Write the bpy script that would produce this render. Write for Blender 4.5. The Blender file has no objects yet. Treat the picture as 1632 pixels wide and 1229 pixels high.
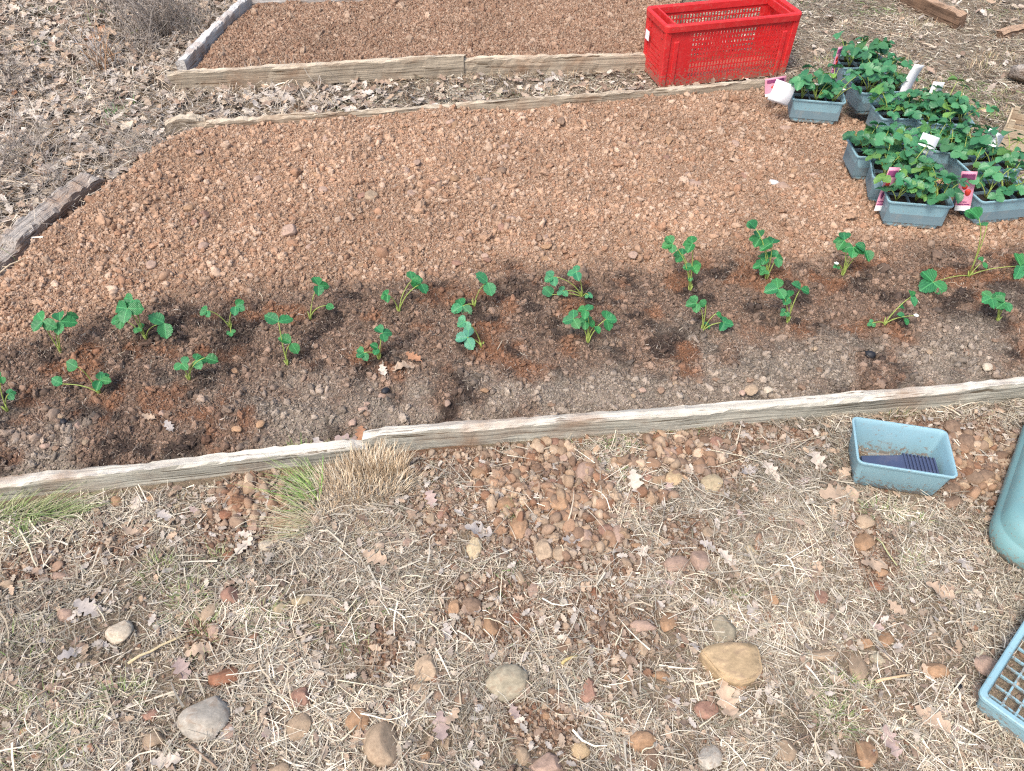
import bpy, math, random
import numpy as np
from mathutils import Vector, Matrix, Euler
random.seed(7); RNG = np.random.default_rng(11)
D = bpy.data; S = bpy.context.scene; COL = S.collection
R = math.radians

# ---------------------------------------------------------------- camera, light
CAMH, F, W0, H0 = 1.5, 1228.0, 1632.0, 1229.0
cam = D.cameras.new('camera'); co = D.objects.new('camera', cam); COL.objects.link(co)
cam.sensor_fit = 'HORIZONTAL'; cam.sensor_width = 36; cam.lens = 36 * F / W0
cam.clip_start = .05; cam.clip_end = 500
co.location = (0, 0, CAMH); co.rotation_euler = (R(45), 0, 0); S.camera = co
w = D.worlds.new('World'); S.world = w; w.use_nodes = True
nt = w.node_tree; nt.nodes.clear()
sky = nt.nodes.new('ShaderNodeTexSky'); sky.sky_type = 'NISHITA'; sky.sun_disc = False
SUN_EL, SUN_AZ = 56, 215
sky.sun_elevation = R(SUN_EL); sky.sun_rotation = R(SUN_AZ); sky.air_density = 1.0; sky.dust_density = 4.0; sky.ozone_density = .6
bg = nt.nodes.new('ShaderNodeBackground'); bg.inputs[1].default_value = .15
ow = nt.nodes.new('ShaderNodeOutputWorld')
nt.links.new(sky.outputs[0], bg.inputs[0]); nt.links.new(bg.outputs[0], ow.inputs[0])
sl = D.lights.new('sun', 'SUN'); sl.energy = 1.5; sl.angle = R(14); sl.color = (1, .95, .87)
so = D.objects.new('sun', sl); COL.objects.link(so)
az, el = R(SUN_AZ), R(SUN_EL)
sd = Vector((math.sin(az) * math.cos(el), math.cos(az) * math.cos(el), math.sin(el)))
so.rotation_euler = sd.to_track_quat('Z', 'Y').to_euler()
S.view_settings.view_transform = 'Standard'; S.view_settings.look = 'None'
S.view_settings.exposure = 0.78; S.view_settings.gamma = 1; S.view_settings.use_curve_mapping = False
S.render.engine = 'CYCLES'; S.cycles.max_bounces = 6; S.cycles.diffuse_bounces = 3
S.cycles.use_denoising = False; S.cycles.pixel_filter_type = 'BLACKMAN_HARRIS'; S.cycles.filter_width = 1.25

# ---------------------------------------------------------------- maths helpers
def ray(px, py):
    dx = (px - W0 / 2) / F; dy = (py - H0 / 2) / F; c = math.sqrt(.5)
    return np.array([dx, c - dy * c, -c - dy * c])
def P(px, py, z=0.0):
    d = ray(px, py); t = (CAMH - z) / -d[2]; return np.array([d[0] * t, d[1] * t])
def atY(px, py, Y):
    d = ray(px, py); t = Y / d[1]; return np.array([d[0] * t, Y, CAMH + d[2] * t])
def scale_at(px, py):
    d = ray(px, py); t = CAMH / -d[2]; return F / t           # t equals optical depth (forward component is 1)
def project(x, y, z):
    c = math.sqrt(.5); vy, vz = y, z - CAMH
    zf = vy * c - vz * c; yd = -vy * c - vz * c
    return W0 / 2 + F * x / zf, H0 / 2 + F * yd / zf
def smooth(a, b, x):
    t = np.clip((x - a) / (b - a), 0, 1); return t * t * (3 - 2 * t)
def vnoise(x, y, seed=0):
    x = np.asarray(x, float); y = np.asarray(y, float)
    ix = np.floor(x).astype(np.int64); iy = np.floor(y).astype(np.int64)
    fx = x - ix; fy = y - iy; fx = fx * fx * (3 - 2 * fx); fy = fy * fy * (3 - 2 * fy)
    def h(a, b):
        n = (a * 374761393 + b * 668265263 + seed * 974634777) & 0xffffffff
        n = ((n ^ (n >> 13)) * 1274126177) & 0xffffffff
        return ((n ^ (n >> 16)) & 0xffff) / 65535.0
    return ((h(ix, iy) * (1 - fx) + h(ix + 1, iy) * fx) * (1 - fy) + (h(ix, iy + 1) * (1 - fx) + h(ix + 1, iy + 1) * fx) * fy) * 2 - 1
EXCL = []          # (cx, cy, yaw, half length, half width) footprints kept free of loose straw
def excl(x, y):
    m = np.zeros(np.shape(x), bool)
    for cx, cy, a, hx, hy in EXCL:
        u = (x - cx) * math.cos(a) + (y - cy) * math.sin(a); v = -(x - cx) * math.sin(a) + (y - cy) * math.cos(a); m |= (np.abs(u) < hx) & (np.abs(v) < hy)
    return m
def fbm(x, y, sc, oct=4, seed=0):
    s = 0; a = 1; n = 0
    for i in range(oct):
        s = s + a * vnoise(np.asarray(x) * sc + 17.3 * i, np.asarray(y) * sc - 9.1 * i, seed + i); n += a; a *= .55; sc *= 2.03
    return s / n
def sdpoly(x, y, poly):
    """signed distance, positive inside"""
    x = np.asarray(x, float); y = np.asarray(y, float)
    d = np.full(x.shape, 1e9); inside = np.zeros(x.shape, bool); n = len(poly)
    for i in range(n):
        x0, y0 = poly[i]; x1, y1 = poly[(i + 1) % n]
        ex, ey = x1 - x0, y1 - y0; L = ex * ex + ey * ey
        t = np.clip(((x - x0) * ex + (y - y0) * ey) / L, 0, 1)
        d = np.minimum(d, np.hypot(x - x0 - t * ex, y - y0 - t * ey))
        c = ((y0 > y) != (y1 > y)) & (x < (x1 - x0) * (y - y0) / (y1 - y0 + 1e-12) + x0)
        inside ^= c
    return np.where(inside, d, -d)
def srgb(r, g, b):
    return tuple(((c / 255) / 12.92 if c <= 10 else ((c / 255 + .055) / 1.055) ** 2.4) for c in (r, g, b))

# ---------------------------------------------------------------- layout (world metres)
BZ = .052
def pts(l, z): return [tuple(P(a, b, z)) for a, b in l]
BED1 = pts([(-420, 818), (0, 768), (465, 713), (585, 697), (900, 664), (1200, 636), (1632, 597), (1800, 580), (1900, 470), (1700, 345), (1420, 210), (1240, 143),
            (1040, 149), (860, 162), (560, 185), (400, 196), (322, 206), (270, 226), (180, 292), (100, 352), (0, 436), (-200, 600)], BZ)
def off(p, dx, dy): return (p[0] + dx, p[1] + dy)
BED2 = [off(P(296, 149), .02, .04), off(P(738, 121), 0, .035), off(P(1075, 113), 0, .034), off(P(1085, 0), 0, 0), off(P(1080, -8), 0, -.005), off(P(700, 12), 0, -.005), off(P(403, 26), .03, -.005), off(P(350, 66), .05, .0), off(P(292, 131), .055, .03)]
DAMP = [(-500, 700), (0, 553), (60, 530), (150, 498), (270, 478), (400, 462), (600, 452), (740, 440), (870, 432), (1000, 418), (1100, 408), (1250, 412), (1400, 402), (1520, 385), (1632, 388), (1900, 380)]
DAMPL = np.array([P(a, b, BZ) for a, b in DAMP]); NEARL = np.array([P(a, b, BZ) for a, b in [(-420, 818), (0, 768), (465, 713), (900, 664), (1200, 636), (1632, 597), (1800, 580)]])
SEEDS = [(97, 562), (233, 540), (368, 525), (458, 583), (495, 510), (640, 497), (760, 492), (768, 553), (605, 573), (158, 627), (302, 605), (12, 655),
         (928, 474), (937, 546), (1099, 464), (1119, 529), (1221, 445), (1255, 515), (1342, 441), (1409, 518), (1544, 440), (1589, 512)]
SEEDW = np.array([P(a, b, BZ) for a, b in SEEDS])
def near_d(x, y): return y - np.interp(x, NEARL[:, 0], NEARL[:, 1])
def gz(x, y):
    r = .010 * fbm(x, y, 1.3, 3, 3) + .007 * fbm(x, y, 9, 3, 5)
    return r * smooth(40, 8, np.hypot(x, y))
def clod_field(x, y, f, seed):
    return fbm(x, y, f, 2, seed)
def bed_d(x, y, poly, seed, amp=.035):
    return sdpoly(x, y, poly)
def bed_top(x, y, poly, z0, seed):
    d = sdpoly(x, y, poly)
    if seed == 20: loose = smooth(-.75, -1.0, x) * smooth(.12, .3, near_d(x, y)) ; z0 = z0 - .022 * smooth(.14, .0, near_d(x, y)) * smooth(.6, -.6, x) - .012 * smooth(.10, .0, near_d(x, y))
    else: loose = 0 * x
    dd = d + .03 * fbm(x, y, 7, 3, seed) * loose
    lo, hi = -.012 - .073 * loose, .002 + .03 * loose
    z = z0 + .017 * fbm(x, y, 3.1, 3, seed + 1) + .013 * fbm(x, y, 14, 3, seed + 2)
    return np.where(d > -.09, gz(x, y) * .3 + z * smooth(lo, hi, dd) - .03 * smooth(lo + .004, lo - .02, dd), -.1)
def H1(x, y):
    z = bed_top(x, y, BED1, BZ - .002, 20)
    return z
def H2(x, y): return bed_top(x, y, BED2, .055, 40)
def H(x, y):
    x = np.asarray(x, float); y = np.asarray(y, float)
    return np.maximum(np.maximum(gz(x, y), H1(x, y)), H2(x, y))
def Hs(x, y): return float(H(np.array([x]), np.array([y]))[0])
def damp_w(x, y):
    yl = np.interp(x, DAMPL[:, 0], DAMPL[:, 1])
    return smooth(.075, -.06, (y - yl) + .10 * fbm(x, y, 6, 4, 71) + .03 * fbm(x, y, 25, 2, 72))
def seed_d(x, y):
    d = np.full(np.shape(x), 9.0)
    for sx, sy in SEEDW: d = np.minimum(d, np.hypot((x - sx) * .8, y - sy + .005))
    return d
C_DRY = np.array([[.40, .258, .173], [.44, .303, .212], [.35, .208, .134], [.49, .358, .265], [.42, .277, .189]]) 
C_BED2 = np.array([[.29, .185, .125], [.33, .22, .155], [.25, .15, .10], [.38, .275, .20]])
def soil_color(x, y, n):
    """true soil colour by place: dry loam, watered loam, black compost, grey dried peat, freshly dug orange"""
    k = RNG.integers(0, 5, n); dry = C_DRY[k] * RNG.uniform(.82, 1.12, (n, 1))
    b2 = C_BED2[RNG.integers(0, 4, n)] * RNG.uniform(.85, 1.12, (n, 1))
    isb2 = (sdpoly(x, y, BED2) > -.05)[:, None]
    dry = np.where(isb2, b2, dry)
    wv = (damp_w(x, y) * (sdpoly(x, y, BED1) > -.08))[:, None]
    damp = np.array([.205, .138, .099]) * RNG.uniform(.55, 1.6, (n, 1)) + RNG.uniform(0, .02, (n, 1))
    nd = near_d(x, y); sdm = seed_d(x, y)
    blk = smooth(.02, .34, fbm(x, y, 17, 4, 81) + .12 * fbm(x, y, 5, 2, 83) + .30 * smooth(.10, .02, sdm))[:, None]
    damp = damp * (1 - blk * .78) + blk * .78 * np.array([.028, .023, .023])
    gry = (smooth(.36, .10, nd + .14 * fbm(x, y, 6, 3, 92)) * smooth(-.32, .2, fbm(x, y, 7, 4, 91)))[:, None]
    gc = np.array([.38, .325, .265]) * RNG.uniform(.55, 1.35, (n, 1))
    damp = damp * (1 - gry * .75) + gc * gry * .75
    org = (smooth(.08, .5, fbm(x, y, 12, 3, 95) + .25 * smooth(.12, .03, sdm)) * (1 - gry[:, 0]))[:, None]
    damp = damp * (1 - org * .75) + org * .7 * np.array([.30, .150, .085]) * RNG.uniform(.8, 1.2, (n, 1))
    return (dry * (1 + .18 * fbm(x, y, 2.2, 3, 88) + .15 * fbm(x, y, 9, 2, 89))[:, None]) * (1 - wv) + damp * wv

# ---------------------------------------------------------------- mesh helpers
def link(o, parent=None):
    COL.objects.link(o)
    if parent is not None: o.parent = parent
    return o
def tag(o, label=None, cat=None, group=None, kind=None):
    if label: o['label'] = label
    if cat: o['category'] = cat
    if group: o['group'] = group
    if kind: o['kind'] = kind
    return o
def empty(name, loc, rz=0):
    o = D.objects.new(name, None); o.location = loc; o.rotation_euler = (0, 0, rz); o.empty_display_size = .05
    return link(o)
def mesh_np(name, V, Fq, mat=None, smoothf=True, col=None):
    """V (n,3), Fq list of arrays (m,k) of one or more face sizes"""
    me = D.meshes.new(name); V = np.asarray(V, np.float32)
    if not isinstance(Fq, list): Fq = [Fq]
    Fq = [np.asarray(f, np.int32) for f in Fq if len(f)]
    nl = sum(f.size for f in Fq); npoly = sum(len(f) for f in Fq)
    me.vertices.add(len(V)); me.vertices.foreach_set('co', V.ravel())
    me.loops.add(nl); me.loops.foreach_set('vertex_index', np.concatenate([f.ravel() for f in Fq]))
    me.polygons.add(npoly)
    tot = np.concatenate([np.full(len(f), f.shape[1], np.int32) for f in Fq]); st = np.concatenate([[0], np.cumsum(tot)[:-1]]).astype(np.int32)
    me.polygons.foreach_set('loop_start', st); me.polygons.foreach_set('loop_total', tot)
    me.polygons.foreach_set('use_smooth', np.full(npoly, smoothf, bool))
    if col is not None:
        a = me.attributes.new('col', 'FLOAT_COLOR', 'POINT')
        c = np.ones((len(V), 4), np.float32); c[:, :3] = col; a.data.foreach_set('color', c.ravel())
    me.update(calc_edges=True)
    if mat: me.materials.append(mat)
    return me
def obj(name, me, parent=None): return link(D.objects.new(name, me), parent)
def rotmats(rx, ry, rz):
    cx, sx, cy, sy, cz, sz = np.cos(rx), np.sin(rx), np.cos(ry), np.sin(ry), np.cos(rz), np.sin(rz)
    M = np.empty((len(rz), 3, 3))
    M[:, 0, 0] = cz * cy; M[:, 0, 1] = cz * sy * sx - sz * cx; M[:, 0, 2] = cz * sy * cx + sz * sx
    M[:, 1, 0] = sz * cy; M[:, 1, 1] = sz * sy * sx + cz * cx; M[:, 1, 2] = sz * sy * cx - cz * sx
    M[:, 2, 0] = -sy; M[:, 2, 1] = cy * sx; M[:, 2, 2] = cy * cx
    return M
def joined(name, bases, idx, pos, rot, scl, col, mat, smoothf=True):
    Vs, Fs, Cs, off = [], [], [], 0
    for k, (bv, bf) in enumerate(bases):
        m = idx == k; n = int(m.sum())
        if not n: continue
        bv = np.asarray(bv, float); bf = np.asarray(bf)
        v = bv[None] * scl[m][:, None, :]; v = np.einsum('nij,nvj->nvi', rot[m], v) + pos[m][:, None, :]
        f = bf[None] + (np.arange(n) * len(bv))[:, None, None] + off
        Vs.append(v.reshape(-1, 3)); Fs.append(f.reshape(-1, bf.shape[1])); Cs.append(np.repeat(col[m], len(bv), 0)); off += n * len(bv)
    return mesh_np(name, np.concatenate(Vs), Fs, mat, smoothf, np.concatenate(Cs))
def ico(sub, seed=0, amp=.25, freq=1.6, facets=0):
    import bmesh
    bm = bmesh.new(); bmesh.ops.create_icosphere(bm, subdivisions=sub, radius=1)
    V = np.array([v.co for v in bm.verts]); Fc = np.array([[v.index for v in f.verts] for f in bm.faces]); bm.free()
    rng = np.random.default_rng(seed); o = rng.uniform(-50, 50, 6)
    n = (fbm(V[:, 0] * freq + o[0], V[:, 1] * freq + V[:, 2] * freq * .7 + o[1], 1, 3, seed) + fbm(V[:, 2] * freq + o[2], V[:, 0] * freq - V[:, 1] * .6 * freq + o[3], 1, 3, seed + 5)) * .5
    V = V * (1 + amp * n)[:, None]
    for _ in range(facets):                      # worn flat faces
        d = rng.normal(size=3); d /= np.linalg.norm(d); c = rng.uniform(.6, .85)
        c = rng.uniform(.45, .8) if facets > 1 else c; h = V @ d; m = h > c; V[m] -= np.outer((h[m] - c) * .88, d)
    return V, Fc
def loft(rings, cap0=True, cap1=True, closed=True):
    """rings: list of (k,3) arrays; returns V, [quads, ngons]"""
    k = len(rings[0]); V = np.concatenate(rings); q = []
    for i in range(len(rings) - 1):
        for j in range(k if closed else k - 1):
            a = i * k + j; b = i * k + (j + 1) % k; q.append((a, b, b + k, a + k))
    out = [np.array(q)]
    if cap0: out.append(np.array([list(range(k))[::-1]]))
    if cap1: out.append(np.array([[(len(rings) - 1) * k + j for j in range(k)]]))
    return V, out
def rrect(hx, hy, r, z, seg=4, cx=0, cy=0):
    p = []
    for (sx, sy, a0) in ((1, 1, 0), (-1, 1, 90), (-1, -1, 180), (1, -1, 270)):
        for i in range(seg + 1):
            a = R(a0 + 90 * i / seg); p.append((cx + sx * (hx - r) + r * math.cos(a), cy + sy * (hy - r) + r * math.sin(a), z))
    return np.array(p)
class MB:
    def __init__(s): s.V = []; s.F = {}; s.n = 0; s.C = []
    def add(s, V, Fs, col=(1, 1, 1)):
        V = np.asarray(V, float)
        for f in (Fs if isinstance(Fs, list) else [Fs]):
            f = np.asarray(f)
            if len(f): s.F.setdefault(f.shape[1], []).append(f + s.n)
        s.V.append(V); s.C.append(np.tile(np.array(col, float), (len(V), 1))); s.n += len(V)
    def box(s, x0, x1, y0, y1, z0, z1, col=(1, 1, 1)):
        V = [(x, y, z) for z in (z0, z1) for y in (y0, y1) for x in (x0, x1)]
        s.add(V, np.array([(0, 2, 3, 1), (4, 5, 7, 6), (0, 1, 5, 4), (2, 6, 7, 3), (0, 4, 6, 2), (1, 3, 7, 5)]), col)
    def tube(s, pl, rad, sides=5, col=(1, 1, 1)):
        pl = [Vector(p) for p in pl]; rings = []
        for i, p in enumerate(pl):
            t = (pl[min(i + 1, len(pl) - 1)] - pl[max(i - 1, 0)]).normalized()
            u = t.cross(Vector((.31, .17, .93)));
            if u.length < 1e-3: u = t.cross(Vector((1, 0, 0)))
            u.normalize(); v = t.cross(u); r = rad[i] if hasattr(rad, '__len__') else rad
            rings.append(np.array([tuple(p + (u * math.cos(2 * math.pi * j / sides) + v * math.sin(2 * math.pi * j / sides)) * r) for j in range(sides)]))
        V, Fs = loft(rings); s.add(V, Fs, col)
    def build(s, name, mat, parent=None, smoothf=False):
        me = mesh_np(name, np.concatenate(s.V), [np.concatenate(f) for f in s.F.values()], mat, smoothf, np.concatenate(s.C))
        return obj(name, me, parent)

# ---------------------------------------------------------------- materials
def newmat(name):
    m = D.materials.new(name); m.use_nodes = True; nt = m.node_tree; b = nt.nodes['Principled BSDF']
    return m, nt, b
def N(nt, t, **kw):
    n = nt.nodes.new(t)
    for k, v in kw.items():
        if k.startswith('i_'): n.inputs[k[2:].replace('_', ' ')].default_value = v
        else: setattr(n, k, v)
    return n
def ramp(nt, fac, stops):
    r = nt.nodes.new('ShaderNodeValToRGB'); e = r.color_ramp.elements
    while len(e) < len(stops): e.new(.5)
    for i, (p, c) in enumerate(stops): e[i].position = p; e[i].color = (*c, 1) if len(c) == 3 else c
    nt.links.new(fac, r.inputs[0]); return r.outputs[0]
def mixc(nt, fac, a, b, mode='MIX'):
    m = nt.nodes.new('ShaderNodeMix'); m.data_type = 'RGBA'; m.blend_type = mode
    for s, v in ((0, fac), (6, a), (7, b)):
        if isinstance(v, (int, float)): m.inputs[s].default_value = v
        elif isinstance(v, tuple): m.inputs[s].default_value = (*v, 1)
        else: nt.links.new(v, m.inputs[s])
    return m.outputs[2]
def noise(nt, sc, det=4, rough=.6, coord=None, dist=0):
    n = N(nt, 'ShaderNodeTexNoise'); n.inputs['Scale'].default_value = sc; n.inputs['Detail'].default_value = det; n.inputs['Roughness'].default_value = rough
    n.inputs['Distortion'].default_value = dist
    if coord is not None: nt.links.new(coord, n.inputs['Vector'])
    return n.outputs['Fac']
def bump(nt, b, h, strength=.5, dist=.01):
    bp = N(nt, 'ShaderNodeBump'); bp.inputs['Strength'].default_value = strength; bp.inputs['Distance'].default_value = dist
    nt.links.new(h, bp.inputs['Height']); nt.links.new(bp.outputs[0], b.inputs['Normal'])
def grain_mat(name, src, sc=60, lo=.72, hi=1.22, rough=.95, bs=.6, bd=.004, speck=None, coordkind='Object'):
    """colour comes from src ('geo' attribute, 'inst' attribute or 'obj' colour) times fine grain"""
    m, nt, b = newmat(name)
    if src == 'obj': c = N(nt, 'ShaderNodeObjectInfo').outputs['Color']
    else: c = N(nt, 'ShaderNodeAttribute', attribute_name='col', attribute_type='GEOMETRY' if src == 'geo' else 'INSTANCER').outputs['Color']
    tc = N(nt, 'ShaderNodeTexCoord').outputs[coordkind]
    f = noise(nt, sc, 5, .7, tc); g = ramp(nt, f, [(.3, (lo,) * 3), (.7, (hi,) * 3)])
    out = mixc(nt, 1.0, c, g, 'MULTIPLY')
    if speck:
        f2 = noise(nt, speck[0], 3, .6, tc, .6); out2 = mixc(nt, ramp(nt, f2, [(.5, (0, 0, 0)), (.68, (speck[2],) * 3)]), out, speck[1])
        out = out2
    nt.links.new(out, b.inputs['Base Color']); b.inputs['Roughness'].default_value = rough; b.inputs['Specular IOR Level'].default_value = .2
    bump(nt, b, noise(nt, sc * 1.3, 6, .7, tc), bs, bd)
    return m
M = {}
M['clod'] = grain_mat('soil_clod_material', 'inst', 2.2, .8, 1.18, bs=.9, bd=.0015)
M['gravel'] = grain_mat('gravel_material', 'inst', 2.5, .75, 1.2, bs=.6, bd=.001)
M['stone'] = grain_mat('stone_material', 'obj', 2.1, .6, 1.3, .9, .6, .0015, speck=(2.3, (.25, .175, .12), .6))
M['straw'] = grain_mat('straw_material', 'geo', 90, .85, 1.15, .85, .1)
M['leaf'] = grain_mat('dry_leaf_material', 'geo', 70, .75, 1.2, .8, .3, .002)
M['leafobj'] = grain_mat('oak_leaf_material', 'obj', 5, .75, 1.2, .8, .5, .0012)
def soil_sheet(name):
    m, nt, b = newmat(name)
    c = N(nt, 'ShaderNodeAttribute', attribute_name='col').outputs['Color']; tc = N(nt, 'ShaderNodeTexCoord').outputs['Object']
    v = N(nt, 'ShaderNodeTexVoronoi', feature='SMOOTH_F1'); v.inputs['Scale'].default_value = 120; nt.links.new(tc, v.inputs['Vector'])
    v2 = N(nt, 'ShaderNodeTexVoronoi', feature='F1'); v2.inputs['Scale'].default_value = 260; nt.links.new(tc, v2.inputs['Vector'])
    rv = mixc(nt, .55, (1, 1, 1), v2.outputs['Color']); hs = N(nt, 'ShaderNodeHueSaturation'); hs.inputs['Saturation'].default_value = .15; nt.links.new(rv, hs.inputs['Color'])
    out = mixc(nt, .8, c, hs.outputs[0], 'MULTIPLY')
    nt.links.new(out, b.inputs['Base Color']); b.inputs['Roughness'].default_value = 1; b.inputs['Specular IOR Level'].default_value = .1
    ma = N(nt, 'ShaderNodeMath', operation='ADD'); nt.links.new(v.outputs['Distance'], ma.inputs[0]); nt.links.new(noise(nt, 300, 5, .7, tc), ma.inputs[1])
    bp = N(nt, 'ShaderNodeBump', invert=True); bp.inputs['Strength'].default_value = .8; bp.inputs['Distance'].default_value = .006
    nt.links.new(ma.outputs[0], bp.inputs['Height']); nt.links.new(bp.outputs[0], b.inputs['Normal'])
    return m
M['soil'] = soil_sheet('soil_material')
def wood(name, top, side, sc=1.0, bs=.5, dark=.5):
    m, nt, b = newmat(name); tc = N(nt, 'ShaderNodeTexCoord').outputs['Object']
    mp = N(nt, 'ShaderNodeMapping'); mp.inputs['Scale'].default_value = (2.2 * sc, 55 * sc, 55 * sc); nt.links.new(tc, mp.inputs[0])
    g = noise(nt, 1.0, 6, .65, mp.outputs[0], .6)
    mp2 = N(nt, 'ShaderNodeMapping'); mp2.inputs['Scale'].default_value = (6, 9, 9); nt.links.new(tc, mp2.inputs[0])
    st = noise(nt, 1.0, 4, .6, mp2.outputs[0], .3)
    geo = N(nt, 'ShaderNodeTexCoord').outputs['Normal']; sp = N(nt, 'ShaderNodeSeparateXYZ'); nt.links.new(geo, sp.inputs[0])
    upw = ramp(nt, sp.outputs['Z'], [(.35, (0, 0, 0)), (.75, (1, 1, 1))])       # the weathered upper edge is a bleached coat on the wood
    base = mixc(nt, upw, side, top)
    base = mixc(nt, 1.0, base, ramp(nt, g, [(.28, (dark,) * 3), (.5, (.92,) * 3), (.72, (1.2,) * 3)]), 'MULTIPLY')
    mp3 = N(nt, 'ShaderNodeMapping'); mp3.inputs['Scale'].default_value = (3.2, 130, 130); nt.links.new(tc, mp3.inputs[0])
    crk = noise(nt, 1.0, 3, .5, mp3.outputs[0], .4)
    crm = ramp(nt, crk, [(.33, (.28, .24, .2)), (.40, (1, 1, 1))])
    base = mixc(nt, 1.0, base, crm, 'MULTIPLY')
    base = mixc(nt, ramp(nt, st, [(.48, (0, 0, 0)), (.75, (.75,) * 3)]), base, (.26, .16, .10))
    nt.links.new(base, b.inputs['Base Color']); b.inputs['Roughness'].default_value = .85; b.inputs['Specular IOR Level'].default_value = .2
    ma = N(nt, 'ShaderNodeMath', operation='ADD'); nt.links.new(g, ma.inputs[0]); nt.links.new(crk, ma.inputs[1])
    bump(nt, b, ma.outputs[0], bs, .01)
    return m
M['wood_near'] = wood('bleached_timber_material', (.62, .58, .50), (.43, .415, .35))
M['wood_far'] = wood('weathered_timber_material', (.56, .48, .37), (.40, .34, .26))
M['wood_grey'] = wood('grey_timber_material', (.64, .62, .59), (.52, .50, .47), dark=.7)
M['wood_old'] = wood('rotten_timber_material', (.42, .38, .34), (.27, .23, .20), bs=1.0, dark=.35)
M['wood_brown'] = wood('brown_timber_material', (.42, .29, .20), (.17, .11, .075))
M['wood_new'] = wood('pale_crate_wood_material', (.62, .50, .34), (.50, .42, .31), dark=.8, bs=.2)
def plastic(name, col, rough=.4, dust=.35, dcol=(.35, .27, .2), spec=.5, sc=30, splash=0):
    m, nt, b = newmat(name); tc = N(nt, 'ShaderNodeTexCoord').outputs['Object']
    f = noise(nt, sc, 6, .7, tc, .5); f2 = noise(nt, sc * .2, 3, .6, tc)
    base = mixc(nt, ramp(nt, f2, [(.3, (0, 0, 0)), (.7, (1, 1, 1))]), tuple(c * .9 for c in col), tuple(min(1, c * 1.1) for c in col))
    base = mixc(nt, ramp(nt, f, [(.52, (0, 0, 0)), (.72, (dust,) * 3)]), base, dcol)
    if splash:
        sp = N(nt, 'ShaderNodeSeparateXYZ'); nt.links.new(tc, sp.inputs[0]); zz = ramp(nt, sp.outputs['Z'], [(.0, (1,) * 3), (splash, (0, 0, 0))])
        f3 = noise(nt, 110, 4, .7, tc, .3); fm = N(nt, 'ShaderNodeMath', operation='MULTIPLY_ADD'); nt.links.new(zz, fm.inputs[0]); fm.inputs[1].default_value = .22; nt.links.new(f3, fm.inputs[2])
        base = mixc(nt, ramp(nt, fm.outputs[0], [(.60, (0, 0, 0)), (.70, (.8,) * 3)]), base, (.24, .17, .12))
    nt.links.new(base, b.inputs['Base Color']); b.inputs['Specular IOR Level'].default_value = spec
    rr = ramp(nt, f, [(.4, (rough,) * 3), (.7, (min(1, rough + .35),) * 3)]); nt.links.new(rr, b.inputs['Roughness'])
    bump(nt, b, f2, .15, .004)
    return m
M['tray'] = plastic('grey_green_plastic_material', (.25, .425, .49), .42, .15, splash=.05)
M['traydark'] = plastic('blue_grey_plastic_material', (.16, .24, .28), .42, .25)
M['teal'] = plastic('turquoise_plastic_material', (.17, .33, .34), .38, .12, splash=.05)
M['red'] = plastic('red_plastic_material', (.58, .020, .022), .45, .30, (.66, .14, .11), splash=.09)
M['black'] = plastic('black_plastic_material', (.012, .013, .018), .45, .2, (.05, .035, .03), sc=60)
M['navy'] = plastic('dark_blue_plastic_material', (.06, .08, .15), .30, .1)
M['card'] = plastic('white_card_material', (.82, .83, .86), .55, .03)
M['pink'] = plastic('pink_label_material', (.68, .30, .40), .4, .1, (.75, .55, .6), sc=90)
M['redprint'] = plastic('red_print_material', (.62, .05, .035), .4, .1, (.75, .2, .12), sc=120)
M['purple'] = plastic('purple_print_material', (.25, .05, .16), .4, .1)
def peat():
    m, nt, b = newmat('potting_soil_material'); tc = N(nt, 'ShaderNodeTexCoord').outputs['Object']
    f = noise(nt, 260, 6, .75, tc); nt.links.new(ramp(nt, f, [(.35, (.012, .009, .008)), (.6, (.05, .032, .022)), (.75, (.12, .08, .055))]), b.inputs['Base Color'])
    b.inputs['Roughness'].default_value = 1; bump(nt, b, f, 1, .01); return m
M['peat'] = peat()
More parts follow.
